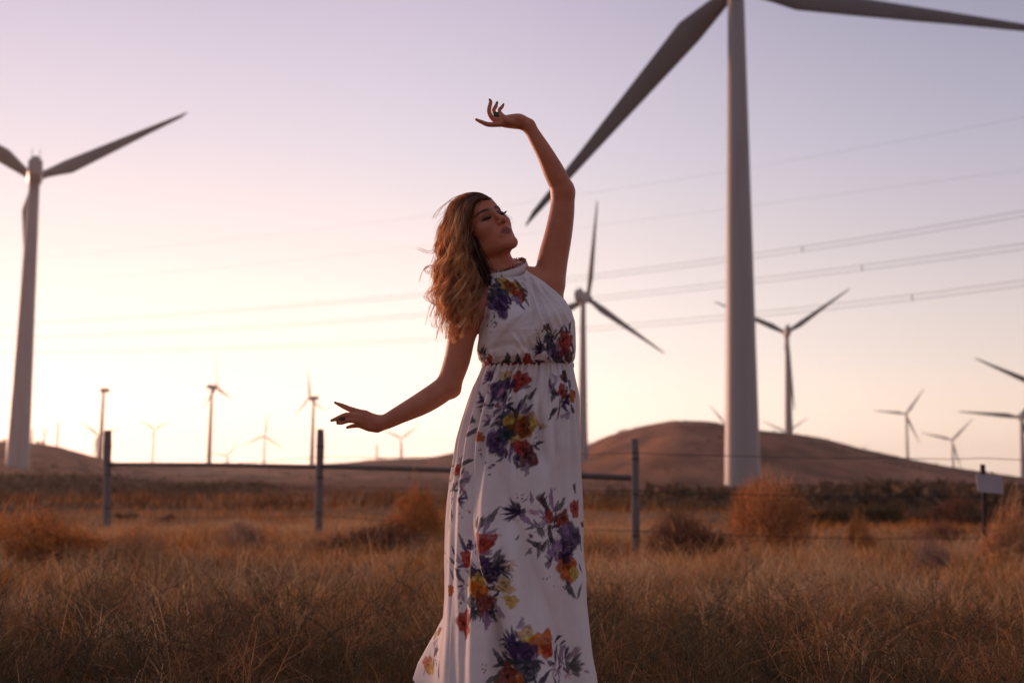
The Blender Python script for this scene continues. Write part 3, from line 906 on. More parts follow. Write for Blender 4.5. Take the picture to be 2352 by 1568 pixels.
class Print:
    """paints flat print into per-vertex colour, in fabric coordinates (metres across, metres along)"""
    def __init__(self, V, S, T):
        self.V, self.S, self.T = V, S, T
        self.C = np.tile(CLOTH, (len(V), 1))
        self.q = np.stack(proj(V), 1)
        self.front = None
    def find(self, qx, qy):
        d = (self.q[:, 0] - qx) ** 2 + (self.q[:, 1] - qy) ** 2 + (~self.front) * 1e6
        i = int(np.argmin(d)); return self.S[i], self.T[i]
    def blob(self, s, t, rx, ry, ang, col, a=0.95, lobes=0, lob=0.25, soft=0.18, seed=None):
        ry = max(ry, 0.0013); R = max(rx, ry) * 1.6
        m = np.nonzero((np.abs(self.S - s) < R) & (np.abs(self.T - t) < R))[0]
        if len(m) == 0: return
        x = self.S[m] - s; y = self.T[m] - t
        c, n = math.cos(ang), math.sin(ang)
        u = (x * c + y * n) / rx; v = (-x * n + y * c) / ry
        r = np.hypot(u, v); th = np.arctan2(v, u)
        sd = int(prng.integers(1 << 20)) if seed is None else seed
        ph = (sd % 628) / 100.0
        edge = 1 + (lob * np.cos(lobes * th + ph) if lobes else 0) + 0.16 * np.sin(3 * th + ph * 1.7) + 0.10 * np.sin(7 * th + ph * 2.3)
        al = np.clip((edge - r) / max(soft, 0.0022 / min(rx, ry)), 0, 1) * a
        w = fbm(self.S[m] * 160 + sd % 97, self.T[m] * 160, sd % 1000, 3)      # watercolour mottling
        al = al * (0.88 + 0.25 * np.clip((w - 0.35) * 2, 0, 1)).clip(0, 1)
        cc = np.array(col) * (0.45 + 0.75 * w)[:, None]
        self.C[m] = self.C[m] * (1 - al[:, None]) + cc * al[:, None]
    def el(self, kind, qx, qy, r, col, ang=None, ang2=None):
        s, t = self.find(qx, qy); r = r * 1.3 / PXM
        P = PAL[col]; j = lambda z: prng.normal(0, z)
        if kind == 'bloom':
            r *= 1.12; self.blob(s, t, r, r * 0.9, j(1), P, 0.96, int(prng.integers(3, 7)), 0.06)
            for k in range(7):
                a = prng.uniform(0, 6.28); d = r * prng.uniform(0.2, 0.75)
                f = prng.choice([0.45, 1.7, 0.7, 1.3])
                self.blob(s + d * math.cos(a), t + d * math.sin(a), r * 0.34, r * 0.16, a + 1.57 + j(0.4), np.clip(np.array(P) * f + (0.05 if f > 1 else 0), 0, 0.9), 0.75)
            self.blob(s + j(r * 0.15), t + j(r * 0.15), r * 0.24, r * 0.18, j(1), np.array(P) * 0.3, 0.8)
            for k in range(4):
                a = prng.uniform(0, 6.28); d = r * prng.uniform(0.35, 0.8)
                self.blob(s + d * math.cos(a), t + d * math.sin(a), r * 0.25, r * 0.035, a + 1.5 + j(0.5), CLOTH, 0.55)
        elif kind == 'spiky':
            n = 11; a0 = prng.uniform(0, 6.28) if ang is None else math.radians(ang)
            sp = 6.28 if ang is None else 2.2
            for k in range(n):
                a = a0 + sp * (k / n - 0.5) + j(0.12)
                L = r * prng.uniform(0.7, 1.25)
                self.blob(s + L * 0.5 * math.cos(a), t + L * 0.5 * math.sin(a), L * 0.5, r * prng.uniform(0.07, 0.14), a, np.array(P) * prng.uniform(0.7, 1.5), 0.92, soft=0.3)
            self.blob(s, t, r * 0.35, r * 0.3, 0, P, 0.9)
        elif kind == 'leaf':
            a = math.radians(ang if ang is not None else prng.uniform(0, 180))
            self.blob(s, t, r, r * 0.30, a, P, 0.92, soft=0.25)
            self.blob(s, t, r * 0.8, r * 0.05, a, np.array(P) * 0.5, 0.6)
        elif kind == 'berry':
            for k in range(5):
                x, y = j(r * 0.9), j(r * 0.9)
                self.blob(s + x, t + y, r * prng.uniform(0.22, 0.45), r * prng.uniform(0.2, 0.4), j(1), np.array(P) * prng.uniform(0.7, 1.4), 0.95)
            self.blob(s, t, r * 0.9, r * 0.05, prng.uniform(0, 3), np.array(P), 0.8)
        elif kind == 'petal':
            a = math.radians(ang if ang is not None else prng.uniform(0, 180))
            self.blob(s, t, r, r * 0.5, a, P, 0.75, 3, 0.15)
            self.blob(s + j(r * 0.2), t + j(r * 0.2), r * 0.5, r * 0.15, a + 0.2, np.array(P) * 0.55, 0.6)
        elif kind == 'star':
            for k in range(6):
                a = k * 1.047 + j(0.15)
                self.blob(s + r * 0.55 * math.cos(a), t + r * 0.55 * math.sin(a), r * 0.5, r * 0.2, a, np.array(P) * prng.uniform(0.8, 1.2), 0.85)
            self.blob(s, t, r * 0.22, r * 0.2, 0, PAL['maroon'], 0.8)
    def bits(self, qx, qy, spread, n, cols=('slate', 'purple', 'lilac', 'grey', 'dkpurple')):
        for k in range(n):
            x, y = qx + prng.normal(0, spread * 0.75), qy + prng.normal(0, spread)
            kd = prng.choice(['leaf', 'leaf', 'petal', 'berry', 'leaf', 'leaf', 'leaf'])
            aw = math.degrees(math.atan2(-(y - qy), x - qx)) + prng.normal(0, 25)
            self.el(kd, x, y, prng.uniform(5.5, 12.5) if kd != 'berry' else 4.5, str(prng.choice(cols)), aw)

FL_SKIRT = [
 # upper cluster under the waist
 ('spiky', 1128, 868, 22, 'purple', 150), ('bloom', 1161, 867, 14, 'pale'), ('bloom', 1194, 874, 17, 'red'), ('bloom', 1148, 892, 20, 'purple'), ('petal', 1150, 900, 10, 'pink', 60), ('leaf', 1176, 886, 16, 'dkpurple', 80),
 ('berry', 1093, 917, 5, 'maroon'), ('bloom', 1113, 929, 9, 'navy'), ('petal', 1142, 929, 8, 'rust'), ('star', 1122, 966, 11, 'pink'), ('bloom', 1159, 960, 13, 'slate'), ('leaf', 1137, 972, 13, 'grey', 35),
 ('bloom', 1197, 978, 27, 'yellow'), ('bloom', 1197, 980, 18, 'rust'), ('bloom', 1142, 1014, 22, 'purple'), ('bloom', 1165, 997, 12, 'teal'), ('bloom', 1099, 1003, 9, 'orange'), ('bloom', 1197, 1026, 13, 'red'),
 ('bloom', 1214, 1049, 17, 'maroon'), ('berry', 1105, 1038, 6, 'maroon'), ('leaf', 1211, 1081, 13, 'mauve', 85), ('leaf', 1185, 1055, 15, 'dkpurple', 95), ('petal', 1243, 978, 10, 'pale'), ('petal', 1240, 984, 5, 'rust'),
 ('leaf', 1237, 1018, 12, 'dkpurple', 20), ('leaf', 1232, 1028, 10, 'purple', -30), ('spiky', 1087, 966, 13, 'teal', 170), ('leaf', 1079, 995, 15, 'slate', 35), ('berry', 1128, 1067, 8, 'dkpurple'), ('leaf', 1200, 925, 16, 'grey', 70),
 ('leaf', 1212, 940, 13, 'slate', 40), ('petal', 1205, 938, 10, 'lilac'), ('leaf', 1188, 945, 16, 'purple', 80), ('star', 1218, 952, 9, 'pink'), ('leaf', 1222, 905, 14, 'slate', 60), ('leaf', 1110, 948, 10, 'grey', -30), ('leaf', 1160, 925, 14, 'lilac', 100),
 ('petal', 1128, 990, 9, 'lilac', 20), ('leaf', 1173, 1040, 13, 'lilac', 80), ('berry', 1230, 1000, 5, 'navy'),
 # right hip
 ('bloom', 1289, 897, 13, 'red'), ('bloom', 1312, 908, 11, 'orange'), ('leaf', 1272, 905, 14, 'slate', 90), ('leaf', 1269, 949, 14, 'slate', 60), ('petal', 1303, 954, 13, 'lilac'), ('bloom', 1296, 864, 12, 'maroon'), ('leaf', 1296, 925, 14, 'dkpurple', 60),
 ('leaf', 1262, 880, 12, 'grey', 110), ('petal', 1308, 885, 11, 'purple', 90), ('leaf', 1284, 945, 14, 'purple', 80), ('berry', 1318, 945, 5, 'dkpurple'), ('petal', 1275, 868, 9, 'lilac', 120),
 # left edge
 ('spiky', 1047, 1076, 25, 'orange', 85), ('bloom', 1050, 1080, 11, 'red'), ('bloom', 1041, 1096, 9, 'yellow'), ('petal', 1059, 1054, 9, 'lilac', 70), ('leaf', 1069, 1062, 14, 'slate', 35), ('petal', 1069, 1101, 15, 'mauve', 80), ('bloom', 1041, 1119, 8, 'slate'),
 ('bloom', 1032, 1143, 12, 'orange'), ('spiky', 1053, 1147, 16, 'purple', -10), ('berry', 1070, 1170, 7, 'rust'), ('leaf', 1037, 1180, 14, 'slate', 100), ('leaf', 1050, 1125, 9, 'teal', 10), ('leaf', 1032, 1205, 12, 'navy', 80),
 # lower left
 ('leaf', 1104, 1203, 17, 'slate', 65), ('leaf', 1131, 1185, 17, 'grey', 58), ('leaf', 1117, 1210, 14, 'lilac', 70), ('leaf', 1128, 1222, 12, 'mauve', 30), ('leaf', 1096, 1200, 12, 'dkpurple', 80), ('bloom', 1110, 1247, 17, 'red'), ('bloom', 1074, 1282, 14, 'red'), ('bloom', 1081, 1252, 9, 'purple'), ('leaf', 1061, 1241, 13, 'grey', 110),
 ('leaf', 1040, 1288, 12, 'grey', 150), ('petal', 1053, 1285, 10, 'lilac'), ('spiky', 1136, 1300, 28, 'slate', 20), ('bloom', 1127, 1318, 14, 'dkpurple'), ('bloom', 1112, 1290, 9, 'purple'), ('star', 1169, 1297, 11, 'pale'), ('bloom', 1093, 1338, 19, 'yellow'), ('bloom', 1097, 1356, 16, 'orange'),
 ('bloom', 1110, 1387, 18, 'rust'), ('bloom', 1159, 1344, 13, 'pale'), ('bloom', 1173, 1379, 10, 'yellow'), ('bloom', 1081, 1382, 11, 'teal'), ('petal', 1058, 1364, 11, 'mauve', 60), ('bloom', 1081, 1315, 9, 'purple'), ('bloom', 1036, 1355, 10, 'orange'), ('berry', 1148, 1367, 6, 'navy'),
 ('bloom', 1069, 1428, 21, 'red'), ('leaf', 1116, 1425, 16, 'lilac', 95), ('leaf', 1146, 1400, 18, 'mauve', 120), ('spiky', 1086, 1400, 18, 'slate', -70), ('leaf', 1040, 1320, 13, 'lilac', 130), ('leaf', 1054, 1322, 16, 'slate', 130), ('berry', 1172, 1330, 5, 'dkpurple'), ('leaf', 1133, 1412, 14, 'dkpurple', 110),
 ('leaf', 1140, 1275, 13, 'grey', 60), ('petal', 1120, 1270, 8, 'lilac'), ('berry', 1052, 1385, 6, 'dkpurple'),
 # right
 ('spiky', 1196, 1176, 24, 'dkpurple', 170), ('berry', 1197, 1138, 5, 'maroon'), ('leaf', 1267, 1145, 19, 'lilac', 95), ('leaf', 1251, 1154, 17, 'slate', 115), ('petal', 1227, 1177, 10, 'pink'), ('bloom', 1321, 1166, 15, 'red'), ('bloom', 1262, 1186, 11, 'red'), ('bloom', 1292, 1192, 13, 'rust'), ('leaf', 1241, 1150, 13, 'maroon', 120),
 ('bloom', 1314, 1236, 27, 'purple'), ('bloom', 1328, 1250, 18, 'dkpurple'), ('bloom', 1274, 1265, 17, 'lilac'), ('berry', 1217, 1227, 7, 'maroon'), ('leaf', 1265, 1230, 19, 'slate', 115), ('leaf', 1240, 1215, 17, 'grey', 120), ('bloom', 1303, 1306, 20, 'orange'), ('bloom', 1322, 1315, 11, 'yellow'), ('petal', 1262, 1291, 12, 'purple'),
 ('leaf', 1332, 1355, 15, 'grey', 55), ('leaf', 1309, 1352, 17, 'slate', 115), ('berry', 1257, 1326, 6, 'dkpurple'), ('berry', 1290, 1342, 6, 'purple'), ('leaf', 1289, 1160, 15, 'grey', 60), ('leaf', 1210, 1195, 16, 'lilac', 140), ('petal', 1245, 1200, 11, 'mauve'), ('leaf', 1232, 1250, 17, 'slate', 150), ('spiky', 1290, 1275, 22, 'dkpurple', -30), ('petal', 1300, 1215, 12, 'lilac'), ('leaf', 1320, 1120, 10, 'purple', 90),
 # bottom
 ('bloom', 1210, 1455, 12, 'pale'), ('bloom', 1211, 1481, 13, 'yellow'), ('bloom', 1248, 1478, 21, 'orange'), ('bloom', 1260, 1492, 10, 'red'), ('spiky', 1180, 1480, 24, 'purple', 140), ('bloom', 1186, 1492, 16, 'navy'), ('bloom', 1209, 1505, 20, 'purple'), ('petal', 1228, 1520, 12, 'pink'), ('leaf', 1146, 1510, 17, 'slate', 120), ('leaf', 1160, 1520, 20, 'slate', 20),
 ('leaf', 1289, 1498, 17, 'lilac', 70), ('leaf', 1318, 1500, 17, 'mauve', 50), ('leaf', 1276, 1500, 15, 'purple', 75), ('spiky', 1307, 1528, 25, 'grey', 15), ('star', 1274, 1537, 12, 'pink'), ('star', 1303, 1548, 10, 'pink'), ('berry', 1110, 1537, 7, 'maroon'), ('bloom', 1210, 1538, 20, 'slate'), ('bloom', 1165, 1555, 20, 'rust'), ('leaf', 1130, 1560, 16, 'grey', 30),
 ('leaf', 1250, 1555, 16, 'dkpurple', 40), ('petal', 1195, 1560, 12, 'orange'), ('leaf', 1280, 1465, 12, 'navy', 30),
 # blown hem
 ('bloom', 982, 1522, 13, 'orange'), ('bloom', 990, 1535, 11, 'yellow'), ('spiky', 1000, 1500, 20, 'purple', 90), ('leaf', 1005, 1470, 14, 'mauve', 60), ('bloom', 975, 1530, 10, 'red'), ('leaf', 1008, 1540, 16, 'dkpurple', 90), ('petal', 1000, 1475, 10, 'lilac'), ('leaf', 965, 1545, 11, 'slate', 40), ('bloom', 1010, 1448, 8, 'red'), ('leaf', 1000, 1456, 12, 'grey', 60), ('leaf', 985, 1500, 12, 'lilac', 60)]
FL_BOD = [
 ('bloom', 1151, 655, 11, 'slate'), ('bloom', 1170, 658, 14, 'yellow'), ('bloom', 1171, 657, 9, 'rust'), ('bloom', 1194, 679, 11, 'red'), ('bloom', 1151, 677, 13, 'navy'), ('bloom', 1146, 701, 19, 'purple'), ('petal', 1125, 703, 12, 'lilac'), ('petal', 1182, 687, 11, 'lilac'), ('leaf', 1208, 690, 10, 'grey', 110), ('leaf', 1202, 682, 9, 'slate', 60), ('berry', 1136, 730, 6, 'dkpurple'),
 ('berry', 1128, 744, 5, 'dkpurple'), ('berry', 1118, 722, 4, 'maroon'), ('spiky', 1134, 672, 14, 'grey', 160), ('petal', 1197, 664, 8, 'maroon', 100), ('leaf', 1190, 650, 8, 'slate', 110), ('leaf', 1172, 692, 9, 'dkpurple', 70), ('leaf', 1198, 703, 9, 'slate', 120), ('petal', 1118, 692, 8, 'mauve'), ('petal', 1158, 708, 8, 'dkpurple'), ('leaf', 1130, 658, 9, 'slate', 130),
 ('spiky', 1246, 798, 18, 'dkpurple', 175), ('berry', 1236, 765, 6, 'dkpurple'), ('bloom', 1259, 775, 9, 'slate'), ('bloom', 1255, 752, 6, 'maroon'), ('bloom', 1299, 783, 15, 'red'), ('petal', 1283, 799, 12, 'pink', 100), ('leaf', 1309, 751, 10, 'slate', 90), ('bloom', 1267, 800, 11, 'dkpurple'), ('bloom', 1304, 820, 11, 'maroon'), ('bloom', 1281, 822, 13, 'dkpurple'),
 ('leaf', 1278, 770, 10, 'grey', 60), ('leaf', 1316, 800, 10, 'navy', 90), ('petal', 1262, 815, 9, 'lilac', 90), ('leaf', 1300, 757, 9, 'dkpurple', 120), ('petal', 1290, 810, 8, 'red', 90),
 ('spiky', 1112, 811, 12, 'slate', 80), ('bloom', 1124, 829, 8, 'red'), ('berry', 1108, 823, 6, 'dkpurple'), ('bloom', 1165, 829, 9, 'navy'), ('bloom', 1190, 831, 8, 'slate'), ('bloom', 1213, 833, 11, 'red'), ('leaf', 1240, 832, 12, 'dkpurple', 0)]

cloth_m = mat('printed_cloth', (0.8, 0.76, 0.77), 0.75, 0.03, 40, spec=0.15, attr='Col', trans=0.20, bump=0.06, bscale=900)

# ---- skirt
L_S = [(1111, 838), (1103, 858), (1088, 890), (1078, 920), (1066, 960), (1053, 1010), (1046, 1055), (1037, 1100), (1030, 1150), (1026, 1210), (1024, 1280), (1022, 1360), (1019, 1420), (1015, 1470), (1012, 1520), (1010, 1570), (1006, 1670)]
R_S = [(1314, 838), (1319, 870), (1322, 920), (1322, 965), (1325, 1010), (1328, 1060), (1331, 1110), (1333, 1160), (1335, 1210), (1335, 1250), (1339, 1290), (1345, 1330), (1346, 1380), (1352, 1440), (1358, 1500), (1370, 1565), (1384, 1670)]
NU, NV = 570, 430
_l = np.linspace(-1, 1, NU, endpoint=False)
tt = math.pi * (0.66 * _l + 0.34 * _l ** 3)
vv = np.linspace(0, 1, NV)
TT, VV = np.meshgrid(tt, vv)
# tail sector at the left, a little behind: the hem lifts there and blows outwards
sec = np.exp(-((TT + math.radians(112)) / 0.42) ** 2)
HEM = 1672 - 100 * sec * 1.05
YQ = 840 + VV * (HEM - 840)
LQ, RQ = pl(L_S, YQ), pl(R_S, YQ)
CX, AX = (LQ + RQ) / 2, (RQ - LQ) / 2
bfr = np.interp(YQ, [840, 870, 930, 1050, 1250, 1450, 1670], [0.098, 0.112, 0.130, 0.150, 0.185, 0.235, 0.290])
bbk = np.interp(YQ, [840, 880, 950, 1050, 1250, 1450, 1670], [0.090, 0.110, 0.135, 0.150, 0.190, 0.240, 0.300])
st_, ct_ = np.sin(TT), np.cos(TT)
QX = CX + AX * np.sign(st_) * np.abs(st_) ** 0.92
DYv = np.where(ct_ > 0, -bfr * np.abs(ct_) ** 0.95, bbk * np.abs(ct_) ** 0.95) + 0.005
# legs and thigh press the cloth forward
knee = np.exp(-((QX - 1120) / 48) ** 2 - ((YQ - 1260) / 210) ** 2) * 0.030 + np.exp(-((QX - 1275) / 55) ** 2 - ((YQ - 1130) / 240) ** 2) * 0.022
def ridge(x, w):
    return np.exp(-(x / w) ** 2)
fold = np.zeros_like(TT)
# gathers that start at the elastic waist
g1 = 1 - sstep(0.0, 0.17, VV)
fold += 0.0050 * g1 * np.sin(46 * TT + 1.4 * np.sin(5 * TT)) + 0.0030 * g1 * np.sin(73 * TT + 2)
fold += 0.0115 * sstep(0.02, 0.10, VV) * (1 - sstep(0.16, 0.42, VV)) * np.sin(25 * TT + 1.7 * np.sin(4 * TT + 1) + 3 * VV)
fold += 0.0090 * sstep(0.10, 0.30, VV) * (1 - 0.45 * sstep(0.5, 0.9, VV)) * np.sin(13 * TT + 1.2 * np.sin(3 * TT) + 2.5 * VV)
fold += 0.0060 * sstep(0.12, 0.3, VV) * np.sin(19 * TT + 2.2 * np.sin(3 * TT + 2) + 1.5 * np.sin(VV * 5))
fold += 0.018 * sstep(0.25, 0.8, VV) * np.sin(8 * TT + 0.8 * np.sin(2 * TT + 1) - 1.5 * VV + 0.6)
fold += 0.006 * (fbm(TT * 3 + 20, VV * 4, 77) - 0.5) * 2 * sstep(0.05, 0.3, VV)
# named creases (photo positions at the front): path, strength, half width px; the cloth steps forward on the right of the path
def crease(path, A, w, lip=1.0):
    p = np.array(path, float)
    xc = np.interp(YQ, p[:, 1], p[:, 0]); inside = sstep(p[0, 1] - 30, p[0, 1] + 40, YQ) * (1 - sstep(p[-1, 1] - 20, p[-1, 1] + 40, YQ)) * (ct_ > 0)
    d = QX - xc
    return inside * A * (np.tanh(d / w) * np.exp(-np.clip(d, 0, None) / (w * 9)) * (d > 0) + lip * 0 - 0.6 * ridge(d + w * 0.5, w))
fold += crease([(1118, 900), (1096, 1010), (1090, 1100), (1087, 1190), (1083, 1300)], 0.022, 7)
fold += crease([(1235, 880), (1240, 960), (1252, 1060)], 0.017, 7)
fold += crease([(1262, 870), (1266, 960), (1275, 1040)], 0.017, 6)
fold += crease([(1095, 1215), (1110, 1290), (1135, 1380), (1165, 1470), (1190, 1568), (1215, 1670)], 0.030, 9)
fold += crease([(1150, 1060), (1180, 1180), (1225, 1300), (1275, 1430), (1320, 1560)], 0.014, 18)
fold += crease([(1045, 1250), (1040, 1400), (1034, 1560), (1030, 1670)], 0.012, 7)
nx = st_; ny = -ct_
DYv = DYv - knee * (ct_ > 0) + fold * ny
QX2 = QX + fold * nx * PXM * 0.55
# blown tail
tail = np.interp(YQ, [1380, 1420, 1460, 1500, 1540, 1575], [0, 8, 24, 44, 64, 74])
QX2 = QX2 - tail * np.clip(sec * 1.1, 0, 1) ** 1.3
DYv = DYv + 0.05 * sec * sstep(1380, 1560, YQ)
SV = np.empty((NV, NU, 3))
ry = ray(1200, 1200)
for idx in np.ndindex(1):
    qx, qy = QX2, YQ
    RX = Fv[None, None] + ((QX2 - 1176.0) / FPX)[..., None] * Rv - ((YQ - 784.0) / FPX)[..., None] * Uv
    P0 = EYE + RX * (YW / RX[..., 1])[..., None]
    SV = P0.copy(); SV[..., 1] += DYv
# arc length across, length along
seg = np.linalg.norm(np.roll(SV, -1, 1) - SV, axis=2)
per = seg.sum(1)
per_s = np.interp(vv, np.linspace(0, 1, 9), np.interp(np.linspace(0, 1, 9), vv, per))
Sf = TT * (per_s / (2 * math.pi))[:, None] * 0.86
Tf = SV[..., 2]
pr = Print(SV.reshape(-1, 3), Sf.ravel(), Tf.ravel())
pr.front = ((np.abs(TT) < math.radians(97)) | ((TT < 0) & (TT > -2.5) & (YQ > 1430) & (QX2 < 1016))).ravel()
for c in ((1150, 935, 32, 52), (1175, 1010, 30, 34), (1295, 910, 19, 26), (1050, 1110, 20, 24), (1095, 1310, 34, 60), (1110, 1390, 28, 30), (1262, 1205, 34, 58), (1300, 1285, 22, 20), (1210, 1515, 36, 44), (1290, 1525, 27, 26), (992, 1515, 16, 16)):
    pr.bits(*c)
for e in FL_SKIRT:
    pr.el(*e)
# the same print runs on round the back
bk = prng.uniform(size=(15, 2))
for s_, t_ in zip(np.repeat([-1, 1], 8), np.tile(np.linspace(0.15, 1.0, 8), 2)):
    a = s_ * prng.uniform(1.95, 2.9); i = int((1 - t_) * (NV - 1)); j = int(np.argmin(np.abs(tt - a)))
    s0, t0 = Sf[i, j], Tf[i, j]
    for k in range(16):
        cname = str(prng.choice(['purple', 'red', 'slate', 'yellow', 'lilac', 'dkpurple', 'grey', 'rust', 'mauve']))
        rr0 = prng.uniform(0.006, 0.024)
        pr.blob(s0 + prng.normal(0, 0.04), t0 + prng.normal(0, 0.05), rr0, rr0 * prng.uniform(0.25, 0.9), prng.uniform(0, 3), PAL[cname], 0.9, 5, 0.12)
sme = npmesh('skirt', SV.reshape(-1, 3) - PO, grid_faces(NU, NV, True)[:, ::-1]); setcol(sme, pr.C)
skirt = mobj('skirt', sme, cloth_m, person)

# ---- bodice
TOP = [(1127, 641), (1140, 645), (1160, 645), (1182, 640), (1198, 631), (1209, 624)]
L_B = [(1131, 625), (1127, 650), (1121, 680), (1117, 710), (1113, 735), (1103, 757), (1098, 785), (1095, 805), (1099, 825), (1111, 838)]
R_B = [(1208, 620), (1212, 627), (1230, 638), (1251, 653), (1274, 672), (1297, 694), (1312, 718), (1320, 742), (1322, 770), (1323, 800), (1321, 822), (1314, 838)]
NU2, NV2 = 300, 240
uu = np.linspace(0, 1, NU2); v2 = np.linspace(0, 1, NV2)
UU, V2 = np.meshgrid(uu, v2)
tp = np.array(TOP, float); tu = (tp[:, 0] - tp[0, 0]) / (tp[-1, 0] - tp[0, 0])
ytop = np.interp(UU, tu, tp[:, 1])
YB = ytop + (839.0 - ytop) * V2
YB = YB + 3.5 * sstep(0.9, 1.0, V2) * np.sin(UU * 9 + 1) * (1 - V2) * 6
QB = pl(L_B, YB) * (1 - UU) + pl(R_B, YB) * UU
ed = np.interp(YB, [625, 660, 700, 740, 775, 840], [-0.030, -0.032, -0.030, -0.018, -0.004, 0.005])
cc_ = np.interp(YB, [625, 650, 690, 730, 770, 800, 825, 834, 840], [-0.058, -0.070, -0.096, -0.128, -0.140, -0.138, -0.132, -0.120, -0.098])
prof = np.sqrt(np.clip(1 - (2 * UU - 1) ** 2, 0, 1))
DB = ed + (cc_ - ed) * prof ** 0.9
DB -= 0.020 * np.exp(-((QB - 1168) / 36) ** 2 - ((YB - 745) / 40) ** 2) + 0.018 * np.exp(-((QB - 1268) / 34) ** 2 - ((YB - 745) / 42) ** 2)
f2 = np.zeros_like(UU)
f2 += 0.0013 * (1 - sstep(0.05, 0.35, V2)) * np.sin(UU * 60 + 2 * np.sin(UU * 9)) * sstep(0, 0.03, V2)
f2 += 0.0040 * sstep(0.80, 0.96, V2) * np.sin(UU * 85 + 3 * np.sin(UU * 11)) 
f2 += 0.0075 * sstep(0.60, 0.85, V2) * (1 - sstep(0.95, 1.0, V2)) * np.sin(UU * 27 + 2 * np.sin(UU * 7) + 3 * V2)
f2 += 0.006 * (fbm(UU * 6 + 3 * V2, V2 * 5, 88) - 0.5) * 2
def bcrease(path, A, w, dec=7.0):
    p = np.array(path, float)
    xc = np.interp(YB, p[:, 1], p[:, 0]); ins_ = sstep(p[0, 1] - 6, p[0, 1] + 25, YB) * (1 - sstep(p[-1, 1] - 15, p[-1, 1] + 20, YB))
    d = QB - xc
    return ins_ * A * (ridge(d + w * 0.9, w * 1.1) - 0.9 * ridge(d - w * 0.7, w))
f2 += bcrease([(1209, 626), (1222, 670), (1238, 720), (1256, 775), (1262, 800)], 0.0150, 6)
f2 += bcrease([(1214, 628), (1240, 668), (1268, 712), (1292, 765)], 0.0085, 5)
f2 += bcrease([(1219, 632), (1256, 672), (1290, 712), (1310, 755)], 0.0065, 4)
f2 += bcrease([(1205, 630), (1212, 668), (1220, 710), (1225, 740)], 0.0060, 4)
f2 += bcrease([(1180, 775), (1196, 800), (1214, 826)], 0.0120, 6)
f2 += bcrease([(1204, 785), (1212, 805), (1222, 830)], 0.0100, 5)
f2 += bcrease([(1150, 640), (1138, 700), (1128, 760)], 0.0030, 6)
# soft sag of the blouse over the waist
sag = np.exp(-((YB - (812 - 10 * np.cos((QB - 1165) / 30))) / 9) ** 2) * (np.abs(QB - 1165) < 75)
f2 -= 0.006 * sag
DB -= f2
# stay outside the body
bx_ = np.empty_like(DB)
RX = Fv[None, None] + ((QB - 1176.0) / FPX)[..., None] * Rv - ((YB - 784.0) / FPX)[..., None] * Uv
P0 = EYE + RX * (YW / RX[..., 1])[..., None]
ix = np.clip(np.searchsorted(FD.ax[0], P0[..., 0]), 0, len(FD.ax[0]) - 1); iz = np.clip(np.searchsorted(FD.ax[2], P0[..., 2]), 0, len(FD.ax[2]) - 1)
line = FD.D[ix.ravel(), :, iz.ravel()] < 0.0045
fr = np.where(line.any(1), FD.ax[1][line.argmax(1)], YW + 0.2).reshape(DB.shape) - YW
for it in range(4):
    fp = np.pad(fr, 2, 'edge')
    fr = np.minimum(fr, sum(fp[i:i + fr.shape[0], j:j + fr.shape[1]] for i in range(5) for j in range(5)) / 25)
DB = np.minimum(DB, fr)
BVt = P0.copy(); BVt[..., 1] += DB
# back panel from the underarm down
vb = np.linspace(0, 1, 40); UB, VB2 = np.meshgrid(np.linspace(0, 1, 80), vb)
YB2 = 745 + (839 - 745) * VB2
QB2 = pl(L_B, YB2) * (1 - UB) + pl(R_B, YB2) * UB
RXb = Fv[None, None] + ((QB2 - 1176.0) / FPX)[..., None] * Rv - ((YB2 - 784.0) / FPX)[..., None] * Uv
Pb = EYE + RXb * (YW / RXb[..., 1])[..., None]
edb = np.interp(YB2, [625, 660, 700, 740, 775, 840], [-0.030, -0.032, -0.030, -0.018, -0.004, 0.005])
Pb[..., 1] += edb + (0.11 - edb) * np.sqrt(np.clip(1 - (2 * UB - 1) ** 2, 0, 1))
Vall = np.concatenate([BVt.reshape(-1, 3), Pb.reshape(-1, 3)])
Fall = np.concatenate([grid_faces(NU2, NV2)[:, ::-1], grid_faces(80, 40) + NU2 * NV2])
wid = np.linalg.norm(np.diff(BVt, axis=1), axis=2).sum(1)
Sb = np.concatenate([((UU - 0.5) * wid[:, None] * 0.9).ravel(), (UB.ravel() - 0.5) * 0.25 + 2.0])
Tb = np.concatenate([BVt[..., 2].ravel(), Pb[..., 2].ravel()])
pb = Print(Vall, Sb, Tb)
pb.front = np.arange(len(Vall)) < NU2 * NV2
for c in ((1148, 692, 19, 34), (1280, 796, 20, 36), (1185, 670, 16, 20), (1112, 815, 6, 6)):
    pb.bits(*c)
for e in FL_BOD:
    pb.el(e[0], e[1], e[2], e[3] * 1.22, *e[4:])
bdm = npmesh('bodice', Vall - PO, Fall); setcol(bdm, pb.C)
bodice = mobj('bodice', bdm, cloth_m, person)

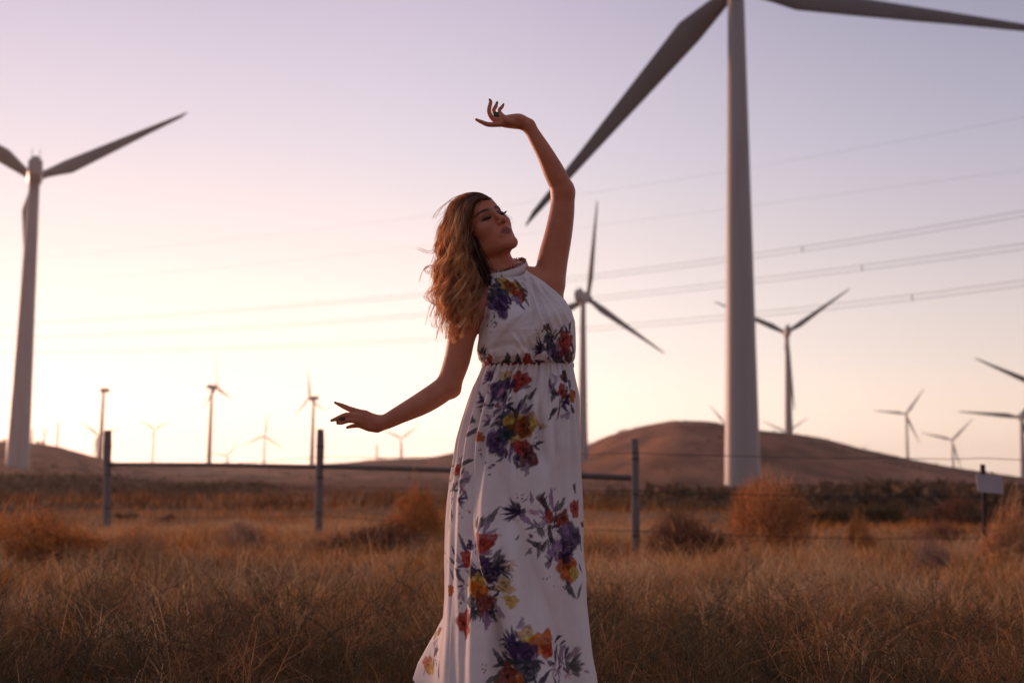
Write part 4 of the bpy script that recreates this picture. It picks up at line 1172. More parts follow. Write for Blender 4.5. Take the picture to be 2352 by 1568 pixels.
# ---- elastic waistband
n = 420
tw_ = np.linspace(-math.pi, math.pi, n, endpoint=False)
rows = []
for k, (yo, out) in enumerate([(-5.5, -0.002), (-4.5, 0.0018), (0, 0.0028), (4.5, 0.0018), (6, -0.003)]):
    yb = 838.5 + yo + 0.7 * np.sin(tw_ * 31 + np.sin(tw_ * 9) * 2)
    lq, rq = 1110 - 2, 1316 + 1
    g = out + 0.0004 * np.sin(tw_ * 83 + 3 * np.sin(tw_ * 7)) * (out > 0)
    qx = (lq + rq) / 2 + ((rq - lq) / 2 + g * PXM) * np.sin(tw_)
    dyw = np.where(np.cos(tw_) > 0, -(0.101 + g) * np.cos(tw_), -(0.093 + g) * np.cos(tw_)) + 0.005
    rows.append([at(a, b, YW) + np.array([0, c, 0]) for a, b, c in zip(qx, yb, dyw)])
wbv = np.array(rows).reshape(-1, 3)
pw = Print(wbv, np.tile(tw_ * 0.15, 5), wbv[:, 2]); pw.front = np.tile(np.abs(tw_) < 1.5, 5)
dk_ = sstep(1108, 1116, pw.q[:, 0]) * (1 - sstep(1238, 1254, pw.q[:, 0])) * pw.front
nz_ = fbm(pw.q[:, 0] * 0.13, pw.q[:, 1] * 0.10, 401, 2)
bc_ = np.where((nz_ < 0.40)[:, None], PAL['navy'], np.where((nz_ < 0.52)[:, None], PAL['dkpurple'], np.where((nz_ < 0.60)[:, None], PAL['maroon'], PAL['red'])))
rd_ = (np.abs(pw.q[:, 0] - 1213) < 14)[:, None]
bc_ = np.where(rd_, PAL['red'], bc_)
pw.C = pw.C * (1 - 0.93 * dk_[:, None]) + bc_ * 0.93 * dk_[:, None]
wme = npmesh('waistband', wbv - PO, grid_faces(n, 5, True)[:, ::-1]); setcol(wme, pw.C)
mobj('waistband', wme, cloth_m, person)

# ---- halter collar and its frill
cl, crr, cf = W(1123, 634, 0.015), W(1208, 614, 0.02), W(1160, 634.5, -0.048)
Cc = (cl + crr) / 2; Av = (crr - cl) / 2; Bv_ = cf - Cc
Nn = np.cross(Av, Bv_); Nn /= np.linalg.norm(Nn); Nn *= np.sign(Nn[2])
n = 260; tc_ = np.linspace(-math.pi, math.pi, n, endpoint=False)
def ring(off, h, jitter=0.0, ph=0.0):
    k = np.broadcast_to(1 + np.asarray(off) / 0.06, (n,))[:, None]
    return Cc + k * (np.sin(tc_)[:, None] * Av + np.cos(tc_)[:, None] * Bv_) + Nn * (h + jitter * np.sin(tc_ * 38 + ph))[:, None]
pk = 0.0005 * np.sin(tc_ * 41 + 3 * np.sin(tc_ * 6)) + 0.0005 * np.sin(tc_ * 13 + 1)
rows = np.array([ring(0.002, -0.0165), ring(0.0085 + pk, -0.0155), ring(0.0085 + pk, 0.0), ring(0.0060 + pk, 0.0150), ring(0.001, 0.0165), ring(-0.004, 0.013)])
cme = npmesh('collar', rows.reshape(-1, 3) - PO, grid_faces(n, 6, True)[:, ::-1])
cc2 = np.tile(CLOTH, (6 * n, 1)); qc = np.stack(proj(rows.reshape(-1, 3)), 1)
lm = np.exp(-((qc[:, 0] - 1153 - 0.25 * (qc[:, 1] - 638)) / 2.2) ** 2) * (qc[:, 1] > 629) * (np.abs(np.tile(tc_, 6)) < 1.2)
cc2 = cc2 * (1 - lm[:, None]) + np.array(PAL['slate']) * lm[:, None]
setcol(cme, cc2)
mobj('collar', cme, cloth_m, person)
fr_rows = np.array([ring(0.001, 0.014), ring(0.002 + 0.003 * np.sin(tc_ * 47 + 2 * np.sin(5 * tc_)), 0.0195, 0.0015), ring(0.001 + 0.005 * np.sin(tc_ * 47 + 0.5 + 2 * np.sin(5 * tc_)), 0.0245, 0.0028, 1.0)])
fme = npmesh('frill', fr_rows.reshape(-1, 3) - PO, grid_faces(n, 3, True)[:, ::-1])
wv = fbm(np.tile(tc_ * 22, 3), np.repeat([0.0, 0.9, 2.0], n), 17, 2)[:, None]
fcv = np.where(wv < 0.38, np.array([[0.20, 0.025, 0.035]]), np.where(wv < 0.5, np.array([[0.5, 0.36, 0.12]]), np.where(wv < 0.62, np.array([[0.30, 0.05, 0.06]]), np.array([[0.62, 0.5, 0.45]]))))
setcol(fme, fcv)
mobj('frill', fme, cloth_m, person)

# ---- rings on two fingers
stone = mat('black_stone', (0.012, 0.010, 0.012), 0.15, 0.1, 30, spec=0.6)
band_m = mat('ring_metal', (0.35, 0.28, 0.22), 0.3, 0.1, 30, metal=0.9)
for c, ax1, sz, r in ((W(1139.5, 262.5, -0.008), W(1147, 272, 0.0), (7.2, 5.5), 0.0085), (W(786, 961.3, -0.1315), W(805, 957, -0.1275), (6.2, 3.9), 0.0085)):
    V = []
    for dy, sc in ((0.004, 1.0), (-0.001, 1.0), (-0.004, 0.75)):
        for k in range(12):
            a = 2 * math.pi * k / 12
            ca, sa = math.cos(a), math.sin(a)
            V.append(c + np.array([np.sign(ca) * abs(ca) ** 0.6 * sz[0] / PXM * sc, dy, np.sign(sa) * abs(sa) ** 0.6 * sz[1] / PXM * sc]))
    m = MB(); m.add(np.array(V) - PO, [tuple(range(11, -1, -1)), tuple(range(24, 36))] + [(i * 12 + k, (i + 1) * 12 + k, (i + 1) * 12 + (k + 1) % 12, i * 12 + (k + 1) % 12) for i in range(2) for k in range(12)])
    ro = m.build('finger_ring', stone, person)
del FD
# ------------------------------------------------------------------ hair
hr = np.random.default_rng(5)
GD = [
 [(1098, 450, .050), (1050, 458, .060), (1024, 498, .050), (1012, 550, .040), (1007, 600, .030), (1002, 650, .010), (1005, 700, -.020), (1020, 752, -.045)],
 [(1100, 449, .030), (1058, 458, .030), (1036, 503, .010), (1026, 555, -.010), (1020, 605, -.020), (1018, 660, -.035), (1023, 715, -.060), (1036, 766, -.075)],
 [(1104, 450, .005), (1072, 463, -.010), (1048, 508, -.035), (1040, 560, -.045), (1034, 612, -.050), (1031, 668, -.065), (1038, 722, -.090), (1052, 778, -.095)],
 [(1108, 453, -.012), (1084, 472, -.032), (1065, 514, -.056), (1058, 562, -.064), (1056, 614, -.066), (1054, 670, -.080), (1060, 722, -.100), (1069, 772, -.105)],
 [(1113, 453, -.020), (1083, 463, -.040), (1062, 510, -.058), (1058, 562, -.068), (1075, 616, -.072), (1078, 668, -.086), (1077, 716, -.102), (1080, 750, -.105)],
 [(1120, 456, -.022), (1094, 462, -.044), (1075, 505, -.060), (1070, 548, -.068), (1080, 600, -.070), (1096, 645, -.072), (1093, 690, -.086), (1088, 738, -.098)]]
GDB = [
 [(1080, 470, .080), (1060, 510, .110), (1050, 560, .110), (1050, 610, .100), (1052, 660, .090), (1056, 710, .070)],
 [(1100, 480, .090), (1092, 530, .110), (1088, 575, .110), (1090, 620, .105), (1088, 665, .095), (1080, 705, .080)],
 [(1118, 500, .080), (1114, 545, .090), (1116, 590, .090), (1118, 625, .090), (1110, 660, .080), (1096, 690, .070)],
 [(1124, 540, .060), (1120, 570, .050), (1124, 600, .045), (1128, 630, .050), (1116, 655, .050), (1102, 680, .045)]]
GDC = [
 [(1078, 540, -.040), (1080, 570, -.050), (1088, 605, -.052), (1094, 640, -.056), (1090, 675, -.066), (1086, 710, -.080)],
 [(1086, 548, -.036), (1092, 578, -.044), (1104, 608, -.044), (1112, 638, -.046), (1104, 668, -.060), (1096, 700, -.074)],
 [(1090, 556, -.030), (1102, 584, -.036), (1118, 612, -.034), (1126, 636, -.034), (1114, 660, -.050), (1102, 690, -.066)]]
def guide_arr(G, n=22):
    out = []
    for g in G:
        g = np.array(g, float); k = len(g)
        d = np.r_[0, np.cumsum(np.hypot(*np.diff(g[:, :2], axis=0).T))]; d /= d[-1]
        t = np.linspace(0, 1, n)
        # smooth cubic through the points
        E_ = np.vstack([2 * g[0] - g[1], g, 2 * g[-1] - g[-2]])
        res = np.empty((n, 3))
        for i, x in enumerate(t):
            s = min(int(np.searchsorted(d, x, 'right')) - 1, k - 2); f = (x - d[s]) / (d[s + 1] - d[s])
            p0, p1, p2, p3 = E_[s:s + 4]
            res[i] = 0.5 * (2 * p1 + (p2 - p0) * f + (2 * p0 - 5 * p1 + 4 * p2 - p3) * f * f + (3 * p1 - p0 - 3 * p2 + p3) * f ** 3)
        out.append(res)
    return np.array(out)
NS = 40
GA, GB, GC = guide_arr(GD, NS), guide_arr(GDB, NS), guide_arr(GDC, NS)
strands, scol, srad = [], [], []
t_ = np.linspace(0, 1, NS)
gold = np.array([0.80, 0.38, 0.15]); honey = np.array([0.88, 0.56, 0.31]); brown = np.array([0.46, 0.18, 0.075]); dark = np.array([0.060, 0.024, 0.016])

def lockset(GA, nl, per, spread, wave, shade, depth=0.02, rad=(0.0009, 0.00028), wl=68.0):
    for l in range(nl):
        g = (l + hr.uniform(0, 1)) / nl * (len(GA) - 1.001); i = int(g); f = g - i
        base = GA[i] * (1 - f) + GA[i + 1] * f
        end = hr.uniform(0.62, 1.03)
        base = np.stack([np.interp(np.minimum(t_ * end, 1), t_, base[:, k]) for k in range(3)], 1)
        arc = np.r_[0, np.cumsum(np.hypot(np.diff(base[:, 0]), np.diff(base[:, 1])))]
        tan = np.gradient(base[:, :2], axis=0); tan /= np.linalg.norm(tan, axis=1, keepdims=True) + 1e-9
        nor = np.stack([tan[:, 1], -tan[:, 0]], 1)
        ph = 0.9 * g + hr.normal(0, 0.55); w_l = wl * hr.uniform(0.9, 1.2); am = wave * hr.uniform(0.5, 1.3)
        ramp = sstep(40, 190, arc) * (1 + 0.5 * sstep(200, 330, arc))
        ang = ph + 6.28 * arc / w_l + 0.5 * np.sin(arc / 45 + ph)
        wav = np.zeros((NS, 3)); wav[:, :2] = nor * (am * ramp * np.sin(ang))[:, None]
        wav[:, 2] = am / PXM * 0.9 * ramp * np.cos(ang)
        off = np.array([hr.normal(0, 2.0), hr.normal(0, 2), hr.normal(0, depth * 0.5)])
        flick = np.zeros((NS, 3)); fe = sstep(0.72, 1, t_) ** 1.5
        flick[:, 0] = hr.normal(-2, 12) * fe; flick[:, 1] = hr.normal(-3, 7) * fe
        tone = hr.uniform()
        sprd = spread * hr.uniform(0.6, 1.5)
        for s in range(per):
            r_ = abs(hr.normal(0, 1)); a_ = hr.uniform(0, 6.28)
            pin = 0.35 + 0.65 * np.abs(np.cos(ang * 0.5 + 0.6)) * np.clip(ramp, 0, 1) + 0.5 * (1 - np.clip(ramp, 0, 1))
            tw = a_ + 1.6 * arc / w_l
            o = np.stack([np.cos(tw) * sprd * r_, np.sin(tw) * sprd * 0.25 * r_, np.sin(tw) * sprd / PXM * 0.8 * r_], 1)
            p = base + wav * hr.normal(1, 0.12) + off + o * pin[:, None] + flick * hr.uniform(0.7, 1.25)
            strands.append(p)
            u = g / (len(GA) - 1)
            scol.append(shade(u, tone + hr.normal(0, 0.14))); srad.append((rad[0] * hr.uniform(0.7, 1.2), rad[1]))

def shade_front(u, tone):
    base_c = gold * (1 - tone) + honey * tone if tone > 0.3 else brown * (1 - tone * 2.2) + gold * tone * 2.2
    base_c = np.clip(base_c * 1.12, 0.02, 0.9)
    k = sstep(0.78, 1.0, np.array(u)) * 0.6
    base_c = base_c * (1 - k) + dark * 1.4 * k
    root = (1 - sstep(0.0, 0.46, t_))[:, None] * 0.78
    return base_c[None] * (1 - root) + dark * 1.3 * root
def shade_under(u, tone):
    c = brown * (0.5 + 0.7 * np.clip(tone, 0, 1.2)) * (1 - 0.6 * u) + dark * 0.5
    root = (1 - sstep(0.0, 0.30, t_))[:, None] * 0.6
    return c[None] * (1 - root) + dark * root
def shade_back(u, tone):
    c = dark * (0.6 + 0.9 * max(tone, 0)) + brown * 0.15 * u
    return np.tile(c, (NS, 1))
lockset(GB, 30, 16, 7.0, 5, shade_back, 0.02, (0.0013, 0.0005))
lockset(GC, 18, 18, 5.5, 2.5, shade_back, 0.006, (0.0012, 0.0005))  # locks beneath the ear: shade beside the neck put into their dark colour
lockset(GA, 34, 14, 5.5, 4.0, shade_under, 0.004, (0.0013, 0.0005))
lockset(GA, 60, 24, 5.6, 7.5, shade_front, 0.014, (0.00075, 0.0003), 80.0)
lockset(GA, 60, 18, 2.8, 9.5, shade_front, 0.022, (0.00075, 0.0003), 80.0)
# strands that run from the hairline over the brow, and wisps on the forehead
for k in range(150):
    a = hr.uniform(0, 0.82)
    p0 = H(*(np.array([-0.045, -0.050, 0.072]) * (1 - a) + np.array([0.050, -0.046, 0.070]) * a) + hr.normal(0, 0.003, 3))
    p1 = H(-0.03 + 0.05 * a, -0.005, 0.119) + hr.normal(0, 0.004, 3)
    p2 = H(-0.055 + 0.02 * a, 0.05, 0.105) + hr.normal(0, 0.006, 3)
    p3 = H(-0.075, 0.085, 0.05) + hr.normal(0, 0.008, 3)
    P = np.array([p0, p1, p2, p3]); out = []
    for x in t_:
        out.append((1 - x) ** 3 * P[0] + 3 * x * (1 - x) ** 2 * P[1] * 1.0 + 3 * x * x * (1 - x) * P[2] + x ** 3 * P[3])
    strands.append(('w', np.array(out))); scol.append(np.tile(dark * (1 + hr.uniform(0, 1.2)) + brown * hr.uniform(0, 0.5), (NS, 1))); srad.append((0.0008, 0.0005))
# flyaways
FLY = [[(1075, 452), (1035, 452), (1000, 480), (994, 505)], [(1080, 450), (1050, 440), (1015, 470), (1000, 500)], [(1085, 449), (1078, 438), (1060, 444), (1055, 460)], [(1090, 450), (1072, 436), (1048, 447), (1040, 462)],
       [(1006, 560), (992, 586), (975, 572), (962, 568)], [(1004, 570), (990, 590), (978, 580), (958, 570)], [(1000, 612), (975, 606), (966, 620), (984, 630)], [(1002, 616), (980, 608), (970, 618), (990, 626)], [(1000, 608), (972, 602), (962, 630), (1000, 628)],
       [(985, 612), (972, 612), (966, 630), (964, 648)], [(996, 650), (985, 668), (992, 690), (1002, 700)], [(1004, 700), (985, 720), (988, 742), (994, 752)], [(1000, 690), (980, 700), (984, 730), (975, 745)], [(1012, 740), (1000, 762), (1008, 770), (1000, 778)],
       [(1108, 458), (1128, 462), (1144, 478), (1150, 488)], [(1112, 458), (1134, 464), (1148, 476), (1155, 482)], [(1115, 462), (1132, 470), (1136, 484), (1140, 490)], [(1155, 492), (1172, 496), (1183, 506), (1176, 514)],
       [(1090, 462), (1100, 470), (1112, 472), (1116, 490)], [(1015, 510), (1000, 530), (1004, 555), (994, 575)], [(1012, 540), (996, 560), (998, 590), (990, 604)], [(1060, 770), (1075, 745), (1088, 748), (1090, 752)], [(1040, 770), (1055, 795), (1058, 775), (1050, 800)], [(1048, 776), (1060, 790), (1066, 770), (1062, 795)]]
for fl in FLY:
    fl = np.array(fl, float)
    for k in range(5 if fl[0, 0] < 1090 else 2):
        P = fl + hr.normal(0, 2.2, fl.shape); out = []
        for x in t_:
            q = (1 - x) ** 3 * P[0] + 3 * x * (1 - x) ** 2 * P[1] + 3 * x * x * (1 - x) * P[2] + x ** 3 * P[3]
            out.append([q[0], q[1], -0.02 + hr.normal(0, 0.0003)])
        strands.append(np.array(out)); scol.append(np.tile((brown if fl[0, 0] < 1100 else dark * 1.5) * hr.uniform(0.7, 1.6), (NS, 1))); srad.append((0.00045, 0.00025))

# loose single hairs along the windward edge
for k in range(170):
    g = abs(hr.normal(0, 0.8)); i = min(int(g), 4); f = g - int(g)
    b_ = GA[i] * (1 - f) + GA[i + 1] * f
    a0 = hr.uniform(0.1, 0.75); L_ = hr.uniform(0.15, 0.35)
    tq = np.clip(a0 + L_ * t_, 0, 1)
    P = np.stack([np.interp(tq, t_, b_[:, z]) for z in range(3)], 1)
    out_ = t_ ** 1.6 * hr.uniform(6, 26)
    P[:, 0] -= out_ - hr.normal(0, 3) * np.sin(t_ * hr.uniform(3, 9) + hr.uniform(0, 6)) * t_
    P[:, 1] += hr.normal(0, 12) * t_ ** 2 + hr.normal(0, 3) * np.sin(t_ * hr.uniform(4, 9)) * t_
    strands.append(P); scol.append(np.tile(gold * hr.uniform(0.5, 1.1), (NS, 1))); srad.append((0.00042, 0.0002))
n = len(strands)
SP = np.empty((n, NS, 3))
for i, s in enumerate(strands):
    if isinstance(s, tuple): SP[i] = s[1]
    else:
        RX = Fv[None] + ((s[:, 0] - 1176.0) / FPX)[:, None] * Rv - ((s[:, 1] - 784.0) / FPX)[:, None] * Uv
        SP[i] = EYE + RX * ((YW + s[:, 2]) / RX[:, 1])[:, None]
# push strands out of the skull and face
Lc = (SP - HO) @ HM
cen = np.array([0, 0.018, 0.042]); rad_ = np.array([0.080, 0.098, 0.089])
q_ = (Lc - cen) / rad_; m_ = np.linalg.norm(q_, axis=2)
inside = m_ < 1
Lc = np.where(inside[..., None], cen + (Lc - cen) / np.maximum(m_, 0.3)[..., None], Lc)
SP = HO + Lc @ HM.T
TG = np.gradient(SP, axis=1); TG /= np.linalg.norm(TG, axis=2, keepdims=True) + 1e-9
ref = np.array([0.1, -1.0, 0.15])
A1 = np.cross(TG, ref); A1 /= np.linalg.norm(A1, axis=2, keepdims=True) + 1e-9
A2 = np.cross(TG, A1)
R0_ = np.array([r[0] for r in srad])[:, None]; R1_ = np.array([r[1] for r in srad])[:, None]
rad = (R0_ + (R1_ - R0_) * t_[None] ** 1.5) 
# each strand is a narrow twisted ribbon
tw0 = hr.uniform(-0.9, 0.9, (n, 1)) + 1.2 * np.sin(6.28 * t_[None] * hr.uniform(0.5, 1.5, (n, 1)))
WV = np.cos(tw0)[..., None] * A1 + np.sin(tw0)[..., None] * A2
V = np.stack([SP - rad[..., None] * WV, SP + rad[..., None] * WV], 2)       # n, NS, 2, 3
idx = np.arange(n * NS * 2).reshape(n, NS, 2)
Fh = np.stack([idx[:, :-1, 0], idx[:, :-1, 1], idx[:, 1:, 1], idx[:, 1:, 0]], -1).reshape(-1, 4)
HC = np.repeat(np.array(scol)[:, :, None, :], 2, 2).reshape(-1, 3)
hm = npmesh('hair', V.reshape(-1, 3) - PO, Fh); setcol(hm, HC)
hair_m = mat('hair', (0.3, 0.14, 0.07), 0.38, 0.06, 60, spec=0.5, attr='Col', trans=0.55)
hair = mobj('hair', hm, hair_m, person)
# scalp cap and the dense inner mass of hair
th = np.linspace(0, 2 * math.pi, 80, endpoint=False); ph = np.linspace(0.001, math.pi * 0.80, 60)
TH, PH = np.meshgrid(th, ph)
cx_, cy_, cz_ = 0.0795 * np.sin(PH) * np.cos(TH), 0.018 + 0.0975 * np.sin(PH) * np.sin(TH), 0.042 + 0.0880 * np.cos(PH)
fc = np.stack([cx_, cy_, cz_], -1)
hl = (cy_ > -0.056 + 0.85 * np.clip(0.085 - cz_, 0, 1)) | (cz_ > 0.100)
F4 = grid_faces(80, 60, True)
keep = hl.ravel()[F4].all(1)
Vc = HO + fc.reshape(-1, 3) @ HM.T
used = np.unique(F4[keep]); remap = -np.ones(len(Vc), int); remap[used] = np.arange(len(used))
cm = npmesh('scalp_hair', Vc[used] - PO, remap[F4[keep]])
setcol(cm, np.tile(dark, (len(used), 1)))
mobj('scalp_hair', cm, hair_m, hair)
# eyelashes
lash_m = mat('lashes', (0.006, 0.004, 0.004), 0.6, 0.05, 50)
for s in (-1, 1):
    m = MB()
    for k in range(26):
        f = k / 25.0
        x = s * (0.0175 + 0.031 * f)
        ex = (f - 0.5) / 0.5
        z0 = -0.0065 + 0.003 * ex * ex
        yb = -0.0655 - 0.0128 * math.sqrt(max(0.05, 1 - (ex * 0.95) ** 2))
        p0 = np.array([x, yb + 0.001, z0]); Ls = 0.0085 + 0.004 * f
        dx = s * (f - 0.35) * 0.5
        p1 = p0 + np.array([dx * 0.5, -0.8, -0.30]) * Ls * 0.6
        p2 = p0 + np.array([dx * 1.0, -1.0, 0.10]) * Ls
        m.tube([H(*p) - PO for p in (p0, p1, p2)], [0.0009, 0.0007, 0.0003], n=3)
    m.build('eyelashes', lash_m, person)
# ------------------------------------------------------------------ dry grass, weeds and shrubs
vr = np.random.default_rng(23)
def wedge(n, r0, r1, half=0.52, power=1.0):
    r = np.sqrt(vr.uniform(r0 ** 2, r1 ** 2, n)) if power == 1.0 else r0 * (r1 / r0) ** vr.uniform(0, 1, n)
    a = vr.uniform(-half, half, n)
    return r * np.sin(a), r * np.cos(a), r

def blades(x, y, h, w, bend, col, segs=3):
    """tapered bent blades, one mesh"""
    n = len(x); z = ground(x, y) - 0.01
    a = vr.uniform(0, 2 * math.pi, n); f = a + vr.normal(0, 0.6, n)
    t = np.linspace(0, 1, segs + 1)
    lean = bend[:, None] * t[None] ** 2 * h[:, None]
    drop = 1 - 0.35 * (bend[:, None] * t[None]) ** 2
    px = x[:, None] + np.cos(a)[:, None] * lean; py = y[:, None] + np.sin(a)[:, None] * lean
    pz = z[:, None] + h[:, None] * t[None] * drop
    wd = w[:, None] * (1 - t[None]) ** 0.7 + 0.0004
    ox, oy = -np.sin(f)[:, None] * wd, np.cos(f)[:, None] * wd
    A = np.stack([px - ox, py - oy, pz], -1); B = np.stack([px + ox, py + oy, pz], -1)
    V = np.stack([A, B], 2).reshape(n, -1, 3)
    m = 2 * (segs + 1)
    base = (np.arange(n) * m)[:, None, None]
    q = np.array([[2 * k, 2 * k + 1, 2 * k + 3, 2 * k + 2] for k in range(segs)])[None]
    F = (base + q).reshape(-1, 4)
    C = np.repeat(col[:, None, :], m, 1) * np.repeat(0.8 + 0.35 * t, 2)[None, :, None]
    return V.reshape(-1, 3), F, C.reshape(-1, 3)

TAN = np.array([0.62, 0.305, 0.110]); RUST = np.array([0.58, 0.225, 0.055]); OLIVE = np.array([0.085, 0.072, 0.030]); PALE = np.array([0.72, 0.46, 0.24]); UMBER = np.array([0.13, 0.062, 0.034])
PATCH = [(*at(1760, 1350, 8.0)[:2], 1.3, 1.1, 0.75), (*at(1560, 1330, 8.8)[:2], 1.0, 0.9, 0.6), (*at(620, 1330, 8.6)[:2], 1.2, 1.1, 0.55), (*at(2080, 1260, 12.5)[:2], 1.6, 1.2, 0.5), (*at(700, 1215, 18)[:2], 3.0, 2.5, 0.5), (*at(1420, 1215, 17)[:2], 2.0, 2.5, 0.5)]
def grass_colour(x, y, r):
    n1 = fbm(x * 0.55, y * 0.55, 101); n2 = fbm(x * 0.9 + 5, y * 0.9, 111)
    t = sstep(0.40, 0.60, n1)[:, None]
    c = RUST * (1 - t) + TAN * t
    k = sstep(0.60, 0.72, n2)[:, None] * 0.8
    c = c * (1 - k) + UMBER * k
    lft = sstep(0.0, 0.3, -x / np.maximum(r, 0.1))[:, None] * sstep(8, 11, r)[:, None] * 0.6
    c = c * (1 - lft) + RUST * lft
    for px_, py_, sx_, sy_, k_ in PATCH:
        w_ = np.exp(-((x - px_) / sx_) ** 2 - ((y - py_) / sy_) ** 2)[:, None] * k_
        c = c * (1 - w_) + PALE * w_
    nr = (1 - sstep(4.7, 6.8, r + (n1 - 0.5) * 3.0))[:, None] * 0.85
    c = c * (1 - nr) + (OLIVE * 1.15 + 0.12 * RUST) * nr
    c = c * vr.uniform(0.6, 1.35, (len(x), 1))
    hi = (vr.uniform(size=(len(x), 1)) < 0.07)
    return np.where(hi, PALE * vr.uniform(0.7, 1.1, (len(x), 1)), c)

parts_ = []
# near field: tufts, each leaning out from its own crown
nt = 2100
tx, ty, tr = wedge(nt, 3.75, 11.0, 0.50)
tn = fbm(tx * 0.8, ty * 0.8, 131)
keep = vr.uniform(size=nt) < 0.06 + 1.7 * sstep(0.32, 0.62, tn)
tx, ty, tr, tn = tx[keep], ty[keep], tr[keep], tn[keep]
pb_ = 24
tcol = grass_colour(tx, ty, tr)
pk_ = vr.uniform(size=(len(tx), 1))
tcol = np.where(pk_ < 0.20, tcol * 0.4 + UMBER * 0.5, np.where(pk_ < 0.34, tcol * 0.5 + OLIVE * 0.7, np.where(pk_ < 0.46, tcol * 0.55 + PALE * 0.4, tcol)))
th_ = (0.04 + 0.25 * tn * vr.uniform(0.25, 1.7, len(tx)))
x = np.repeat(tx, pb_) + vr.normal(0, 0.045, len(tx) * pb_); y = np.repeat(ty, pb_) + vr.normal(0, 0.045, len(tx) * pb_)
h = np.repeat(th_, pb_) * vr.uniform(0.35, 1.2, len(x)); c = np.repeat(tcol, pb_, 0) * vr.uniform(0.65, 1.35, (len(x), 1))
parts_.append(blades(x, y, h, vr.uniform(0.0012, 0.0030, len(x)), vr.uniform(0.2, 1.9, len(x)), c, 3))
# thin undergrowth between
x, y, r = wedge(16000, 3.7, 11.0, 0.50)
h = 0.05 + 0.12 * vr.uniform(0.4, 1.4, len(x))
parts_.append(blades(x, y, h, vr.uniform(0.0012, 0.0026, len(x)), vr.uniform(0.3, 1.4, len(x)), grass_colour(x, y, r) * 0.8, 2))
# taller stalks with seed heads
x, y, r = wedge(420, 4.6, 13.0, 0.50)
k_ = vr.uniform(size=len(x)) < 1.6 * fbm(x * 0.5, y * 0.5, 171) - 0.25
x, y, r = x[k_], y[k_], r[k_]
x = np.repeat(x, 3) + vr.normal(0, 0.05, len(x) * 3); y = np.repeat(y, 3) + vr.normal(0, 0.05, len(y) * 3); r = np.repeat(r, 3)
h = vr.uniform(0.16, 0.40, len(x)); bd_ = vr.uniform(0.2, 0.95, len(x)); cs_ = PALE * vr.uniform(0.55, 1.0, (len(x), 1))
parts_.append(blades(x, y, h, np.full(len(x), 0.0016), bd_, cs_, 4))
hx = vr.normal(0, 1, (len(x), 2)) * 0.01
for q_ in range(3):
    xx, yy = x + vr.normal(0, 0.012, len(x)), y + vr.normal(0, 0.012, len(x))
    parts_.append(blades(xx, yy, h * vr.uniform(0.85, 1.08, len(x)), np.full(len(x), 0.0010), bd_ + vr.normal(0, 0.12, len(x)), cs_, 3))
# fuller straw clumps, most of them in the pale swathes
cxs, cys = [], []
for px_, py_, sx_, sy_, k_ in PATCH:
    m_ = int(95 * k_ * sx_ * sy_); cxs.append(vr.normal(px_, sx_ * 0.75, m_)); cys.append(vr.normal(py_, sy_ * 0.75, m_))
gx_, gy_, _ = wedge(190, 4.8, 14.0, 0.48); cxs.append(gx_); cys.append(gy_)
cx0, cy0 = np.concatenate(cxs), np.concatenate(cys); q_ = np.hypot(cx0, cy0) > 4.6; cx0, cy0 = cx0[q_], cy0[q_]
pb_ = 44; k_ = len(cx0)
x = np.repeat(cx0, pb_) + vr.normal(0, 0.085, k_ * pb_); y = np.repeat(cy0, pb_) + vr.normal(0, 0.085, k_ * pb_)
h = np.repeat(vr.uniform(0.12, 0.40, k_), pb_) * vr.uniform(0.3, 1.15, k_ * pb_)
cc0 = np.where(vr.uniform(size=(k_, 1)) < 0.7, PALE, TAN) * vr.uniform(0.75, 1.15, (k_, 1))
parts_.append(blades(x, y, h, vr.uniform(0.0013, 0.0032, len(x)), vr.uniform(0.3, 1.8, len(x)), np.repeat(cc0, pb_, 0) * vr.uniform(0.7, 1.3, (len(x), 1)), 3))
# continuous rough brush further back: uneven upright clumps of mixed tone
gx_, gy_, gr_ = wedge(330, 8.5, 30.0, 0.50, 2)
q_ = vr.uniform(size=len(gx_)) < 0.25 + 1.3 * sstep(0.35, 0.65, fbm(gx_ * 0.25, gy_ * 0.25, 191)); gx_, gy_, gr_ = gx_[q_], gy_[q_], gr_[q_]
pb_ = 60; k_ = len(gx_); sp_ = np.repeat(vr.uniform(0.08, 0.30, k_), pb_)
x = np.repeat(gx_, pb_) + vr.normal(0, 1, k_ * pb_) * sp_; y = np.repeat(gy_, pb_) + vr.normal(0, 1, k_ * pb_) * sp_
h = np.repeat(vr.uniform(0.10, 0.42, k_), pb_) * vr.uniform(0.3, 1.2, k_ * pb_) * (1 - 0.4 * sstep(1, 2.2, np.hypot(x - np.repeat(gx_, pb_), y - np.repeat(gy_, pb_)) / sp_))
pal_ = np.array([RUST, RUST * 0.6, UMBER, UMBER * 1.6, [0.24, 0.145, 0.105], TAN * 0.8, [0.36, 0.15, 0.05]])
cc0 = pal_[vr.integers(len(pal_), size=k_)]
parts_.append(blades(x, y, h, vr.uniform(0.002, 0.005, len(x)), vr.uniform(0.2, 1.5, len(x)), np.repeat(cc0, pb_, 0) * vr.uniform(0.6, 1.4, (len(x), 1)), 2))
# middle field
x, y, r = wedge(50000, 9.0, 34.0, 0.50, 2)
dn = fbm(x * 0.45, y * 0.45, 141); keep = vr.uniform(size=len(x)) < 0.25 + 1.1 * dn
x, y, r, dn = x[keep], y[keep], r[keep], dn[keep]
h = 0.05 + 0.20 * dn * vr.uniform(0.4, 1.4, len(x))
parts_.append(blades(x, y, h, vr.uniform(0.003, 0.009, len(x)), vr.uniform(0.1, 1.0, len(x)), grass_colour(x, y, r), 2))
